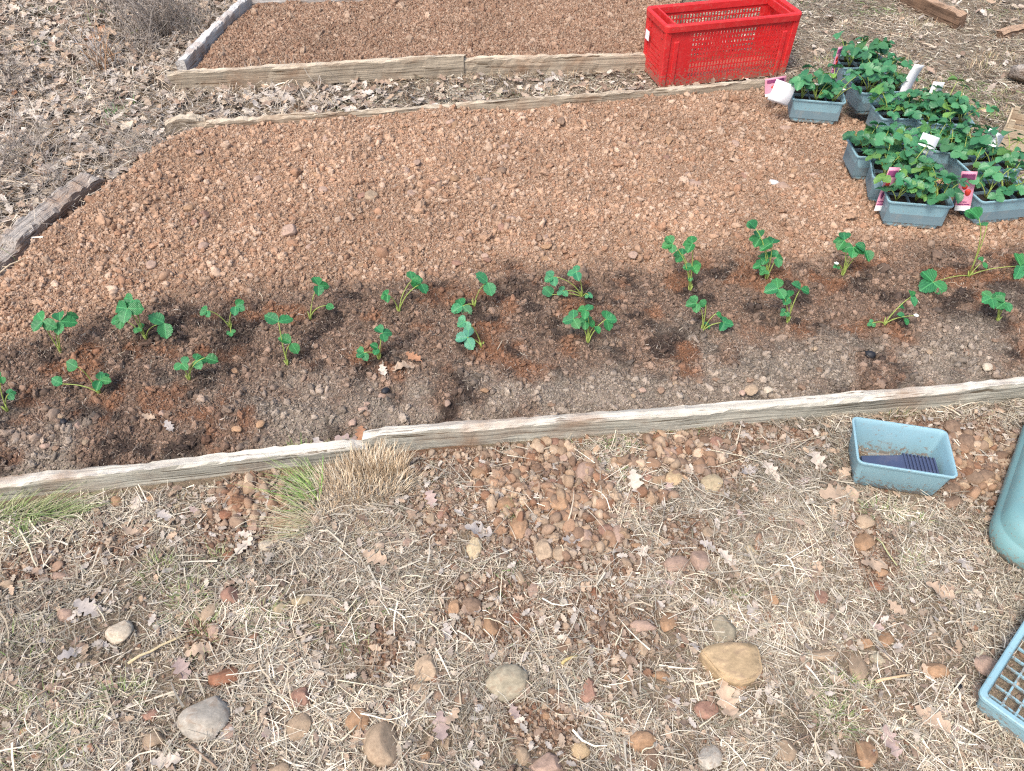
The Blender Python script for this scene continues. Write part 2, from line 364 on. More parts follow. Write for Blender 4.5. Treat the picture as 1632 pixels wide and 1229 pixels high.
def leafmat(name, c1, c2, young=False):
    m, nt, b = newmat(name); tc = N(nt, 'ShaderNodeTexCoord').outputs['Object']
    sp = N(nt, 'ShaderNodeSeparateXYZ'); nt.links.new(tc, sp.inputs[0])
    ax = N(nt, 'ShaderNodeMath', operation='ABSOLUTE'); nt.links.new(sp.outputs['X'], ax.inputs[0])
    m1 = N(nt, 'ShaderNodeMath', operation='MULTIPLY_ADD'); nt.links.new(ax.outputs[0], m1.inputs[0]); m1.inputs[1].default_value = -.9; nt.links.new(sp.outputs['Y'], m1.inputs[2])
    m2 = N(nt, 'ShaderNodeMath', operation='MULTIPLY'); nt.links.new(m1.outputs[0], m2.inputs[0]); m2.inputs[1].default_value = 52
    sn = N(nt, 'ShaderNodeMath', operation='SINE'); nt.links.new(m2.outputs[0], sn.inputs[0])
    vein = ramp(nt, sn.outputs[0], [(.0, (0, 0, 0)), (.82, (0, 0, 0)), (1.0, (.55,) * 3)])
    mid = ramp(nt, ax.outputs[0], [(.0, (.8,) * 3), (.035, (0, 0, 0))])
    oi = N(nt, 'ShaderNodeObjectInfo'); base = mixc(nt, oi.outputs['Random'], c1, c2)
    base = mixc(nt, 1.0, base, oi.outputs['Color'], 'MULTIPLY')
    base = mixc(nt, ramp(nt, noise(nt, 3, 4, .6, tc), [(.35, (0, 0, 0)), (.75, (.5,) * 3)]), base, tuple(c * .6 for c in c1))
    lighter = tuple(min(1, c * 2.1 + .02) for c in c2)
    base = mixc(nt, vein, base, lighter); base = mixc(nt, mid, base, lighter)
    nt.links.new(base, b.inputs['Base Color']); b.inputs['Roughness'].default_value = .42; b.inputs['Specular IOR Level'].default_value = .45
    bump(nt, b, sn.outputs[0], .35, .0006)
    tr = N(nt, 'ShaderNodeBsdfTranslucent'); nt.links.new(base, tr.inputs[0]); mx = N(nt, 'ShaderNodeMixShader'); mx.inputs[0].default_value = .28
    out = nt.nodes['Material Output']; nt.links.new(b.outputs[0], mx.inputs[1]); nt.links.new(tr.outputs[0], mx.inputs[2]); nt.links.new(mx.outputs[0], out.inputs[0])
    return m
M['berry_leaf'] = leafmat('strawberry_leaf_material', (.024, .185, .060), (.055, .26, .085))
M['berry_old'] = leafmat('tray_strawberry_leaf_material', (.018, .115, .060), (.040, .170, .075))
M['stalk'] = plastic('leaf_stalk_material', (.30, .38, .09), .5, .2, (.4, .2, .1), sc=20)
M['petal'] = plastic('petal_material', (.85, .87, .8), .6, 0)

# ---------------------------------------------------------------- ground sheets
def axis(a, b, st, far):
    l = list(np.arange(a, b, st)); s = st; x = a
    while x > -far: s *= 1.35; x -= s; l.insert(0, x)
    s = st; x = l[-1]
    while x < far: s *= 1.35; x += s; l.append(x)
    return np.array(l)
def grid_mesh(name, xs, ys, zf, colf, mat, keep=None):
    X, Y = np.meshgrid(xs, ys); x, y = X.ravel(), Y.ravel(); z = zf(x, y); V = np.stack([x, y, z], 1); nx = len(xs); ny = len(ys)
    i = np.arange(nx - 1)[None] + np.arange(ny - 1)[:, None] * nx; i = i.ravel(); Fq = np.stack([i, i + 1, i + nx + 1, i + nx], 1)
    if keep is not None: k = keep(x, y); Fq = Fq[k[Fq].any(1)]; used = np.zeros(len(V), bool); used[Fq.ravel()] = True; mp = np.cumsum(used) - 1; V = V[used]; Fq = mp[Fq]; x, y = x[used], y[used]
    return mesh_np(name, V, Fq, mat, True, colf(x, y))
BARE = [(850, 800, 150, 90), (420, 790, 70, 50), (360, 850, 90, 45), (930, 880, 120, 50), (800, 980, 90, 70), (1560, 730, 110, 60), (330, 1015, 50, 30), (60, 900, 60, 30), (1380, 870, 40, 60),
        (950, 990, 90, 60), (860, 1150, 70, 30), (1130, 740, 80, 60), (190, 870, 60, 30), (700, 730, 120, 40), (700, 820, 60, 60), (1230, 700, 120, 25), (1500, 690, 140, 30), (1100, 860, 60, 60), (610, 1040, 40, 40)]
BAREW = [(*P(a, b), c / scale_at(a, b), d / scale_at(a, b) * 1.35) for a, b, c, d in BARE]
def bare_w(x, y):
    v = np.zeros(np.shape(x))
    for bx, by, rx, ry in BAREW: v = np.maximum(v, np.exp(-((x - bx) / rx) ** 2 - ((y - by) / ry) ** 2))
    return smooth(.25, .75, v + .35 * fbm(x, y, 7, 3, 60)) * (y < 1.6)
def green_w(x, y):
    px, py = project(x, y, 0)
    g = smooth(.1, .5, fbm(x, y, 3, 3, 63)) * (smooth(700, 100, px) * (py > 780) + .35 * smooth(1200, 1600, px) * (py < 300) + .2)
    return np.clip(g, 0, 1)
def gcol(x, y):
    n = len(x); c = np.array([.27, .215, .155]) * (1 + .25 * fbm(x, y, 14, 3, 50))[:, None]
    bw = bare_w(x, y)[:, None]; bc = np.array([.20, .125, .082]) * (1 + .3 * fbm(x, y, 18, 3, 51))[:, None]
    return np.clip(c * (1 - bw) + bc * bw, 0, 1)
tag(obj('ground', grid_mesh('ground', axis(-2.9, 3.2, .022, 90), axis(.2, 5.6, .022, 90), lambda x, y: gz(x, y) - .03 * smooth(0.02, .1, sdpoly(x, y, BED1)) , gcol, M['soil'])), 'dry trodden ground of soil and straw around the beds', kind='structure')
def bcol(x, y):
    c = soil_color(x, y, len(x)); m = c.mean(1, keepdims=True); return np.clip(c * .92, 0, 1)
b1 = np.array(BED1); b2 = np.array(BED2)
tag(obj('bed_soil', grid_mesh('bed_soil', np.arange(-1.75, 2.35, .0075), np.arange(b1[:, 1].min() - .1, b1[:, 1].max() + .1, .0075), H1, bcol, M['soil'], lambda x, y: sdpoly(x, y, BED1) > -.085)), 'reddish tilled soil of the planted bed, watered along its near edge', kind='structure')
tag(obj('bed_soil', grid_mesh('bed_soil', np.arange(b2[:, 0].min() - .1, b2[:, 0].max() + .1, .012), np.arange(b2[:, 1].min() - .1, b2[:, 1].max() + .1, .012), H2, bcol, M['soil'], lambda x, y: sdpoly(x, y, BED2) > -.085)), 'reddish brown tilled soil of the bare bed at the back', kind='structure')

# ---------------------------------------------------------------- instanced stuff by geometry nodes
def scatter(name, sources, pos, rot, scl, idx, col, label, cat=None):
    n = len(pos); me = D.meshes.new(name); me.vertices.add(n); me.vertices.foreach_set('co', np.asarray(pos, np.float32).ravel())
    for nm, ty, dat, key in (('rot', 'FLOAT_VECTOR', rot, 'vector'), ('scl', 'FLOAT_VECTOR', scl, 'vector'), ('vid', 'INT', idx, 'value')):
        a = me.attributes.new(nm, ty, 'POINT'); a.data.foreach_set(key, np.asarray(dat, np.int32 if ty == 'INT' else np.float32).ravel())
    a = me.attributes.new('col', 'FLOAT_COLOR', 'POINT'); c = np.ones((n, 4), np.float32); c[:, :3] = col; a.data.foreach_set('color', c.ravel())
    o = obj(name, me); g = D.node_groups.new(name + '_nodes', 'GeometryNodeTree')
    g.interface.new_socket('Geometry', in_out='INPUT', socket_type='NodeSocketGeometry'); g.interface.new_socket('Geometry', in_out='OUTPUT', socket_type='NodeSocketGeometry')
    gi = g.nodes.new('NodeGroupInput'); go = g.nodes.new('NodeGroupOutput'); ip = g.nodes.new('GeometryNodeInstanceOnPoints'); jn = g.nodes.new('GeometryNodeJoinGeometry')
    for s in sources:
        oi = g.nodes.new('GeometryNodeObjectInfo'); oi.inputs['Object'].default_value = s; oi.inputs['As Instance'].default_value = True; g.links.new(oi.outputs['Geometry'], jn.inputs[0])
    def at(nm, ty):
        q = g.nodes.new('GeometryNodeInputNamedAttribute'); q.data_type = ty; q.inputs[0].default_value = nm; return q.outputs[0]
    ip.inputs['Pick Instance'].default_value = True
    g.links.new(gi.outputs[0], ip.inputs['Points']); g.links.new(jn.outputs[0], ip.inputs['Instance']); g.links.new(at('vid', 'INT'), ip.inputs['Instance Index'])
    g.links.new(at('rot', 'FLOAT_VECTOR'), ip.inputs['Rotation']); g.links.new(at('scl', 'FLOAT_VECTOR'), ip.inputs['Scale']); g.links.new(ip.outputs[0], go.inputs[0])
    md = o.modifiers.new('scatter', 'NODES'); md.node_group = g
    return tag(o, label, cat, kind='stuff')
def src(name, V, Fc, mat, smoothf=True):
    return D.objects.new(name, mesh_np(name, V, Fc, mat, smoothf))
def clod_vf(i):
    V, Fc = ico(3 if i > 3 else 2, 30 + i, 1.0, 2.4, 1); o = 3.7 * i
    V = V * (1 + .45 * fbm(V[:, 0] * 5 + V[:, 2] * 2 + o, V[:, 1] * 5 - V[:, 2] * 3 + o, 1, 2, 130 + i))[:, None]; return V * np.array([1, [.7, .85, 1, 1.2][i % 4], [.8, .65, .9][i % 3]]), Fc
CLODS = [src('clod_shape', *clod_vf(i), M['clod']) for i in range(11)]
GRAV = [src('gravel_shape', *ico(3, 60 + i, .35, 1.1, 3), M['gravel']) for i in range(8)]
def inside_pts(poly, n, margin=-.05, xr=None, yr=None, wf=None):
    p = np.array(poly); x0, y0 = p.min(0) - .1; x1, y1 = p.max(0) + .1
    x0 = max(x0, -1.8); x1 = min(x1, 2.3); out = []
    tot = 0
    while tot < n:
        x = RNG.uniform(x0, x1, n); y = RNG.uniform(y0, y1, n); k = sdpoly(x, y, poly) > margin + .03 * RNG.normal(size=n) * 0
        px, py = project(x, y, .05); k &= (px > -80) & (px < 1712) & (py > -60) & (py < 1290)
        if wf is not None: k &= RNG.uniform(size=n) < wf(x, y)
        out.append(np.stack([x[k], y[k]], 1)); tot += k.sum()
    return np.concatenate(out)[:n]
def clods(name, poly, n, d0, d1, label, wf=None, power=2.2, sink=.25, tint=1.0, margin=-.06, srcs=None, colf=None):
    p = inside_pts(poly, n, margin, wf=wf); x, y = p[:, 0], p[:, 1]
    u = RNG.uniform(size=n) ** power; r = (d0 + (d1 - d0) * u) / 2
    scl = r[:, None] * RNG.uniform(.65, 1.35, (n, 3)); z = H(x, y) + r * sink
    if margin < 0:
        loose = smooth(-.75, -1.0, x) * smooth(.12, .3, near_d(x, y)) * (poly is BED1); off = sdpoly(x, y, poly) < .006 - .07 * loose; z = np.where(off, -.3, z)
    rot = RNG.uniform(0, 2 * np.pi, (n, 3)); c = (colf or soil_color)(x, y, n) * tint
    srcs = srcs or CLODS
    return scatter(name, srcs, np.stack([x, y, z], 1), rot, scl, RNG.integers(0, len(srcs), n), np.clip(c, 0, 1), label)
dryw = lambda x, y: 1 - .93 * damp_w(x, y)
dmw = lambda x, y: damp_w(x, y)
clods('soil_crumbs', BED1, 115000, .0028, .0085, 'fine dry reddish crumbs covering the planted bed', dryw, 1.3)
clods('soil_clods', BED1, 11500, .007, .022, 'dry reddish clods lying loose on the planted bed', dryw, 1.9, .35)
clods('soil_clods', BED1, 420, .017, .040, 'larger dry clods scattered over the planted bed', dryw, 2.6, .3, 1.05)
clods('damp_crumbs', BED1, 70000, .0025, .007, 'dark damp crumbs and compost along the near edge of the planted bed', dmw, 1.4)
clods('damp_clods', BED1, 5500, .006, .022, 'damp brown clods around the strawberry seedlings', dmw, 2.2, .3)
clods('soil_clods', BED2, 52000, .005, .014, 'brown clods covering the bare back bed', None, 1.6, .3)
clods('soil_clods', BED2, 500, .015, .034, 'larger clods on the bare back bed', None, 2.0, .3)

FG = pts([(-60, 815), (600, 728), (1200, 676), (1700, 640), (1700, 1300), (-60, 1300)], 0)
HEAPS = [(*P(a, b), c / scale_at(a, b), d / scale_at(a, b) * 1.35) for a, b, c, d in [(880, 775, 130, 70), (1080, 725, 70, 28), (1560, 740, 70, 50), (400, 800, 60, 40), (940, 860, 60, 30)]]
def heapw(x, y):
    v = np.zeros(np.shape(x))
    for bx, by, rx, ry in HEAPS: v = np.maximum(v, np.exp(-((x - bx) / rx) ** 2 - ((y - by) / ry) ** 2))
    return smooth(.15, .8, v + .3 * fbm(x, y, 8, 3, 62))
HEAPF = heapw
def gravcol(x, y, n):
    k = RNG.integers(0, 7, n); pal = np.array([[.30, .20, .14], [.36, .265, .19], [.22, .15, .11], [.42, .33, .25], [.23, .135, .09], [.33, .255, .19], [.28, .205, .155]])
    return pal[k] * RNG.uniform(.75, 1.15, (n, 1))
clods('gravel', FG, 26000, .003, .010, 'fine reddish gravel on the bare patches in front of the near board', lambda x, y: .03 + .97 * bare_w(x, y), 1.5, .2, srcs=CLODS + GRAV, colf=gravcol, margin=0)
clods('gravel', FG, 1200, .010, .024, 'small brown stones on the bare patches in front of the near board', lambda x, y: .05 + .16 * bare_w(x, y) + .8 * HEAPF(x, y), 1.6, .3, srcs=GRAV + CLODS[6:], colf=gravcol, margin=0)

clods('small_stones', FG, 820, .010, .033, 'rounded brown stones and clods heaped in the bare earth below the near board', heapw, 1.9, .45, srcs=GRAV + CLODS[5:7], colf=lambda x, y, n: gravcol(x, y, n) * np.array([1.08, 1.03, .96]), margin=0)
# ---------------------------------------------------------------- straw, litter
NAMED = [
 (190, 1006, 42, 38, 'cream', 'cream wedge shaped stone in grass to the left of the big grey boulder'),
 (325, 1142, 80, 70, 'grey', 'large rounded grey boulder half sunk in the grass'),
 (247, 1180, 36, 26, 'tan', 'small tan oval stone just below and left of the grey boulder'),
 (104, 980, 34, 22, 'pink', 'peach coloured flat stone in grass above the cream wedge stone'),
 (367, 950, 34, 28, 'red', 'reddish brown rounded stone above the column of two brown stones'),
 (334, 977, 26, 32, 'tan', 'upper one of two brown stones stacked above the rusty clod'),
 (340, 1004, 26, 24, 'pink', 'lower one of two brown stones stacked above the rusty clod'),
 (358, 1080, 50, 36, 'rust', 'crumbly rust red clod directly above the grey boulder'),
 (424, 868, 24, 22, 'cream', 'pale round stone to the left of the tan grass tuft foot'),
 (482, 957, 34, 24, 'yellow', 'yellowish angular stone, right one of a pair below the grass tuft'),
 (446, 972, 28, 20, 'yellow', 'yellowish flat stone, left one of a pair below the grass tuft'),
 (480, 1114, 36, 34, 'red', 'terracotta angular stone directly above the smooth tan egg shaped stone'),
 (477, 1158, 40, 44, 'tan', 'smooth tan egg shaped stone below the terracotta one'),
 (681, 1068, 42, 46, 'tan', 'blocky tan stone with smooth flat top left of the khaki boulder'),
 (668, 1094, 28, 22, 'tan', 'small tan stone tucked under the blocky tan stone'),
 (570, 1150, 38, 40, 'orange', 'orange brown stone above left of the large tan slab'),
 (608, 1186, 62, 66, 'tan', 'large tan slab stone near the bottom edge with rounded corners'),
 (582, 1172, 20, 16, 'pink', 'small pinkish pebble between the orange stone and the large tan slab'),
 (447, 1226, 36, 26, 'tan', 'tan stone cut off by the bottom edge left of the large slab'),
 (808, 1088, 64, 54, 'khaki', 'rounded khaki boulder in the lower middle of the straw'),
 (762, 1129, 18, 14, 'white', 'tiny white stone just below the khaki boulder'),
 (756, 874, 24, 34, 'yellow', 'yellow brown upright oval stone at the left of the stone patch'),
 (896, 731, 24, 18, 'pink', 'pale pink stone just below the near board amid brown clods'),
 (763, 757, 26, 26, 'orange', 'round orange tan stone below the near board, left of the stone patch'),
 (985, 738, 20, 22, 'orange', 'small round orange stone above the pale oak leaf'),
 (931, 754, 30, 38, 'pink', 'upright pinkish oval stone left of the pale oak leaf'),
 (1071, 761, 30, 28, 'ochre', 'ochre rounded stone right of the pale oak leaf'),
 (1135, 770, 34, 32, 'yellow', 'bright yellow tan rounded stone alone in straw left of the empty tray'),
 (891, 802, 46, 26, 'orange', 'wide lumpy orange tan stone in the middle of the stone patch'),
 (891, 836, 30, 18, 'tan', 'flat tan stone below the wide lumpy one'),
 (868, 878, 32, 40, 'tan', 'speckled tan oval stone, left of a pair below the stone patch'),
 (896, 884, 30, 27, 'tan', 'round tan stone, right of a pair below the stone patch'),
 (934, 862, 26, 40, 'pink', 'tall peach coloured pointed stone beside a grey leaf'),
 (967, 847, 26, 24, 'red', 'brown stone, left of a touching pair right of the peach stone'),
 (986, 850, 24, 30, 'pink', 'pinkish stone, right of a touching pair right of the peach stone'),
 (1197, 877, 26, 18, 'yellow', 'pale yellow flat oval stone lying alone in straw'),
 (1076, 899, 44, 26, 'pink', 'flat pinkish tan stone, left of two flat stones in straw'),
 (1115, 892, 34, 36, 'pink', 'flat rounded pinkish stone, right of two flat stones in straw'),
 (1127, 723, 28, 17, 'white', 'whitish capped stone close under the near board'),
 (1026, 999, 44, 20, 'pink', 'wide pinkish stone above a small brown upright stone'),
 (1065, 993, 28, 34, 'orange', 'slanting orange tan oval stone right of the wide pinkish stone'),
 (1026, 1033, 22, 26, 'tan', 'small brown upright stone below the wide pinkish stone'),
 (1052, 1079, 34, 17, 'orange', 'flat orange tan stone left of the big ochre slab'),
 (938, 1102, 32, 37, 'red', 'round brownish pink stone right of the khaki boulder'),
 (1123, 1132, 42, 28, 'red', 'terracotta red half round stone under the big ochre slab'),
 (1163, 1063, 92, 60, 'ochre', 'big ochre slab with straight broken top edge'),
 (1156, 1006, 40, 46, 'khaki', 'khaki grey rounded stone partly hidden by straw above the ochre slab'),
 (1023, 1183, 44, 32, 'orange', 'orange tan angular stone above a brown upright stone at the bottom'),
 (1037, 1213, 30, 42, 'brown', 'brown upright stone at the bottom edge'),
 (927, 1197, 32, 30, 'ochre', 'ochre orange stone right of the big stone at the bottom edge'),
 (872, 1219, 56, 34, 'pink', 'big rounded stone cut by the bottom edge in the middle'),
 (1132, 1209, 42, 40, 'grey', 'pale grey rounded stone near the bottom edge covered by straw'),
 (832, 1204, 26, 28, 'tan', 'tan stone left of the big stone at the bottom edge'),
 (1232, 955, 19, 25, 'orange', 'small bright orange stone alone in straw beside white fibres'),
 (1397, 933, 24, 20, 'rust', 'rusty red lump in straw below the torn brown leaves'),
 (1411, 1020, 26, 26, 'orange', 'orange brown stone beside a dark twig'),
 (1379, 1026, 28, 20, 'orange', 'orange flat stone at the lower right of a grey patch'),
 (1492, 1067, 42, 27, 'orange', 'orange brown half round stone left of the lattice tray'),
 (1367, 1066, 30, 48, 'tan', 'long tan bar shaped stone slanting beside a broken reed'),
 (1401, 1051, 28, 20, 'khaki', 'dull khaki flat stone right of the long bar shaped stone'),
 (1312, 1044, 46, 20, 'tan', 'slanting tan flat stone sunk in straw left of the bar shaped stone'),
 (1378, 1202, 40, 40, 'orange', 'rounded tan brown stone near the bottom edge to the right'),
 (1255, 1198, 38, 34, 'tan', 'dull tan stone near the bottom edge left of the rounded one'),
 (1380, 833, 30, 25, 'tan', 'upper tan stone of two stacked below the empty tray'),
 (1377, 866, 34, 30, 'orange', 'lower tan stone of two stacked below the empty tray'),
 (1518, 682, 28, 24, 'brown', 'brown clod like stone at the top right of the empty tray'),
 (1540, 702, 26, 30, 'brown', 'tall brown stone right of the empty tray'),
 (1575, 707, 15, 24, 'ochre', 'small bright ochre stone between the tray and the turquoise container'),
 (1518, 779, 28, 22, 'brown', 'brown stone touching the lower right corner of the empty tray'),
 (1518, 801, 30, 22, 'brown', 'second brown stone below the lower right corner of the empty tray'),
 (1572, 764, 38, 28, 'brown', 'broad brown clod left of the turquoise container'),
 (1573, 1063, 40, 38, 'pink', 'flat dull pink stone touching the lattice tray'),
 (1306, 952, 26, 22, 'red', 'small reddish flat stone in the straw right of the small bright orange one'),
 (462, 368, 27, 25, 'pink', 'pale pink lump in the dry soil at the left middle of the planted bed'),
 (590, 312, 22, 16, 'tan', 'greyish tan stone in the dry soil left of the bed centre'),
 (1102, 293, 34, 16, 'pink', 'flat pinkish stone in the dry soil below the seedling trays'),
 (1250, 297, 26, 13, 'pink', 'low flat stone on the dry soil left of the lowest trays'),
 (1233, 290, 16, 10, 'white', 'small pale chip of stone on the dry soil left of the trays'),
 (1197, 622, 22, 17, 'tan', 'oval tan stone against the near board'),
 (1225, 622, 16, 12, 'cream', 'small pale stone against the near board right of the oval one'),
 (1573, 585, 18, 14, 'cream', 'cream stone on damp soil near the right end of the near board'),
 (374, 592, 16, 12, 'orange', 'small orange stone on damp soil between the seedlings at left'),
]
REST = [(10, 933, 22, 16, 'tan'), (98, 920, 38, 14, 'pink'), (239, 842, 18, 22, 'tan'), (725, 970, 22, 28, 'orange'), (752, 966, 30, 26, 'brown'), (762, 995, 14, 22, 'tan'), (782, 997, 26, 34, 'orange'),
 (672, 1028, 18, 20, 'tan'), (712, 1184, 18, 22, 'tan'), (679, 1206, 22, 14, 'orange'), (648, 866, 22, 16, 'pink'), (688, 827, 18, 18, 'tan'), (703, 818, 14, 22, 'red'), (831, 921, 18, 22, 'tan'), (899, 960, 16, 16, 'grey'),
 (840, 780, 18, 15, 'pink'), (888, 776, 20, 12, 'cream'), (805, 802, 32, 26, 'orange'), (1127, 849, 20, 18, 'tan'), (1102, 918, 18, 16, 'tan'), (846, 725, 22, 18, 'pink'), (859, 745, 16, 14, 'tan'), (915, 790, 20, 18, 'orange'),
 (955, 820, 16, 14, 'pink'), (1001, 1146, 16, 16, 'brown'), (886, 1170, 16, 16, 'brown'), (895, 1034, 22, 16, 'brown'), (1252, 740, 16, 14, 'tan'), (1620, 952, 20, 16, 'pink'), (1406, 913, 22, 14, 'orange'), (1085, 740, 24, 22, 'brown'),
 (1060, 725, 20, 16, 'pink'), (1050, 715, 22, 20, 'orange'), (1115, 745, 24, 24, 'brown'), (1140, 705, 24, 18, 'red'), (880, 707, 26, 16, 'red'), (1010, 735, 20, 26, 'brown'), (1055, 785, 22, 12, 'tan'), (826, 840, 30, 38, 'orange'),
 (840, 850, 18, 16, 'pink'), (912, 862, 22, 24, 'brown'), (850, 940, 18, 26, 'pink'), (948, 945, 14, 18, 'rust'), (822, 985, 14, 18, 'rust'), (1545, 745, 20, 18, 'brown'), (1240, 1000, 14, 16, 'red'), (1590, 770, 16, 12, 'tan'), (1420, 830, 14, 12, 'tan'),
 (405, 840, 20, 18, 'pink'), (445, 800, 16, 16, 'orange'), (380, 790, 16, 14, 'tan'), (360, 820, 22, 20, 'rust'), (365, 885, 22, 20, 'rust'), (400, 895, 16, 14, 'tan'), (240, 795, 18, 14, 'orange'), (185, 800, 24, 20, 'orange'), (282, 806, 12, 14, 'yellow'), (8, 880, 12, 20, 'tan'),
 (173, 1085, 20, 14, 'pink'), (85, 1095, 34, 16, 'pink'), (240, 1140, 26, 22, 'red'), (40, 1165, 18, 14, 'orange'), (365, 1165, 20, 30, 'pink'), (395, 1130, 20, 16, 'tan'), (15, 1225, 20, 12, 'brown'), (700, 1110, 20, 20, 'brown'), (735, 1115, 22, 26, 'brown'), (620, 1120, 16, 20, 'red'), (960, 1208, 20, 20, 'brown'), (870, 1140, 16, 12, 'orange'), (1010, 1215, 16, 12, 'brown'), (1180, 1095, 22, 16, 'orange'), (1172, 1104, 12, 10, 'orange'), (870, 1125, 18, 14, 'tan'), (880, 1100, 16, 10, 'cream'), (1000, 1080, 20, 12, 'orange')]
STONEW = [(*P(a[0], a[1] + a[3] * .1), a[2] * .45 / scale_at(a[0], a[1]), a[3] * .56 / scale_at(a[0], a[1])) for a in NAMED + REST if a[1] > 700 and a[2] > 13]
def foot(px, py, z, yaw, lx, ly):
    x, y = P(px, py, z); return (x + math.cos(yaw) * lx / 2 - math.sin(yaw) * ly / 2, y + math.sin(yaw) * lx / 2 + math.cos(yaw) * ly / 2, yaw, lx / 2, ly / 2)
_a = P(1558, 1107, .062); EXCL += [(_a[0] + math.cos(R(43.3)) * .2 + math.sin(R(43.3)) * .15, _a[1] + math.sin(R(43.3)) * .2 - math.cos(R(43.3)) * .15, R(43.3), .185, .135), foot(1352, 780, 0, R(-12.2), .200, .134), foot(1050, 142, 0, R(13), .585, .25)]
def strip(n, wdt, bend, twist=0):
    V = []; 
    for i in range(n + 1):
        t = i / n; w_ = wdt * (1 - .6 * t); x = t - .5; y = bend * (t - .5) ** 2 * 2 - bend * .25; z = .10 * math.sin(math.pi * t) * (1 + twist)
        V += [(x, y - w_ / 2, z), (x, y + w_ / 2, z)]
    Fq = [(2 * i, 2 * i + 2, 2 * i + 3, 2 * i + 1) for i in range(n)]
    return np.array(V), np.array(Fq)
STR = [strip(3, 1, b, t) for b in (-.45, -.15, .1, .3, .7) for t in (-.8, .6)]
for i in range(len(STR)): STR[i][0][:, 1][:] = STR[i][0][:, 1]
def strawmesh(name, x, y, L0, L1, wd0, wd1, label, pal, green=0.0, zup=.010, tilt=.10):
    n = len(x); L = RNG.uniform(L0, L1, n) * RNG.uniform(.5, 1, n); wd = RNG.uniform(wd0, wd1, n)
    bases = []
    for b in (-.22, -.06, .02, .10, .32):
        for t in (-.6, .6):
            V, Fq = strip(3, 1.0, 0, t); t_ = np.repeat(np.linspace(0, 1, 4), 2); V = V.copy(); bases.append((V, Fq, b, t_))
    idx = RNG.integers(0, len(bases), n); rz = RNG.uniform(0, 2 * np.pi, n) ; rx = RNG.normal(0, .4, n); ry = RNG.normal(0, tilt, n)
    rot = rotmats(rx, ry, rz); z = H(x, y) + RNG.uniform(0, 1, n) ** 1.5 * zup + np.abs(np.sin(ry)) * L * .4 + .001
    col = pal[RNG.integers(0, len(pal), n)] * RNG.uniform(.6, 1.35, (n, 1)) * (1.0 + .5 * fbm(x, y, 5, 3, 77) + .35 * fbm(x, y, 22, 2, 78))[:, None]; wd = wd * np.where(RNG.uniform(size=n) < .10, 2.1, 1)
    g = green_w(x, y) * green; gm = RNG.uniform(size=n) < g; col[gm] = np.array([.17, .24, .09]) * RNG.uniform(.6, 1.4, (int(gm.sum()), 1))
    Vs, Fs, Cs, off = [], [], [], 0
    for k, (V, Fq, b, t_) in enumerate(bases):
        m = idx == k; q = int(m.sum())
        v = np.repeat(V[None], q, 0); v[:, :, 1] *= wd[m][:, None]; v[:, :, 1] += (b * ((t_ - .5) ** 2 * 2 - .25))[None] * L[m][:, None]
        v[:, :, 0] *= L[m][:, None]; v[:, :, 2] *= L[m][:, None] * .3
        v = np.einsum('nij,nvj->nvi', rot[m], v) + np.stack([x[m], y[m], z[m]], 1)[:, None]
        Vs.append(v.reshape(-1, 3)); Fs.append((Fq[None] + (np.arange(q) * len(V))[:, None, None] + off).reshape(-1, 4)); Cs.append(np.repeat(col[m], len(V), 0)); off += q * len(V)
    return tag(obj(name, mesh_np(name, np.concatenate(Vs), Fs, M['straw'], True, np.clip(np.concatenate(Cs), 0, 1))), label, kind='stuff')
def free_pts(n, xr, yr, wf, pyr=(-60, 1300)):
    out = []; tot = 0
    while tot < n:
        x = RNG.uniform(*xr, n); y = RNG.uniform(*yr, n); px, py = project(x, y, 0)
        k = (px > -90) & (px < 1722) & (py > pyr[0]) & (py < pyr[1]) & (sdpoly(x, y, BED1) < -.045) & (sdpoly(x, y, BED2) < -.05)
        k &= RNG.uniform(size=n) < wf(x, y); k &= ~excl(x, y); sm = np.zeros(len(x), bool)
        if yr[0] < 1:
            for sx_, sy_, rx_, ry_ in STONEW: sm |= ((x - sx_) / rx_) ** 2 + ((y - sy_) / ry_) ** 2 < 1
            k &= ~sm | (RNG.uniform(size=n) < .10)
        out.append(np.stack([x[k], y[k]], 1)); tot += int(k.sum())
    return np.concatenate(out)[:n].T
PAL = np.array([[.46, .39, .29], [.37, .31, .235], [.53, .47, .37], [.31, .25, .19], [.29, .26, .22], [.41, .37, .30], [.22, .16, .12], [.60, .55, .45], [.24, .18, .135], [.36, .34, .25], [.33, .25, .19]])
PALG = np.array([[.50, .44, .36], [.40, .36, .31], [.58, .53, .45], [.33, .28, .23], [.26, .22, .19], [.46, .41, .35], [.52, .42, .31]])
dens = lambda x, y: (1 - .88 * np.maximum(bare_w(x, y), .95 * heapw(x, y))) * (.22 + .78 * smooth(-.30, .25, fbm(x, y, 9, 4, 66)))
x, y = free_pts(105000, (-1.6, 1.8), (.35, 1.62), dens, (590, 1300)); strawmesh('dry_straw', x, y, .008, .040, .0006, .0024, 'matted dry straw and dead grass covering the ground in front of the near board', PAL, .85)
x, y = free_pts(6500, (-1.6, 1.8), (.35, 1.62), dens, (590, 1300)); strawmesh('dry_straw', x, y, .04, .11, .001, .0024, 'longer pale dry stems lying over the matted straw in front of the near board', PAL[[0, 2, 5, 7]], .25, .018, .1)
rightw = lambda x, y: (x > -.6) * 1.0
x, y = free_pts(52000, (-.75, 4), (2.1, 5.4), lambda x, y: .5 + .5 * smooth(-.3, .3, fbm(x, y, 4, 3, 67))); strawmesh('dry_straw', x, y, .02, .08, .0014, .0038, 'dry straw on the ground behind the seedling trays and between the two beds', PAL, .6, .015)
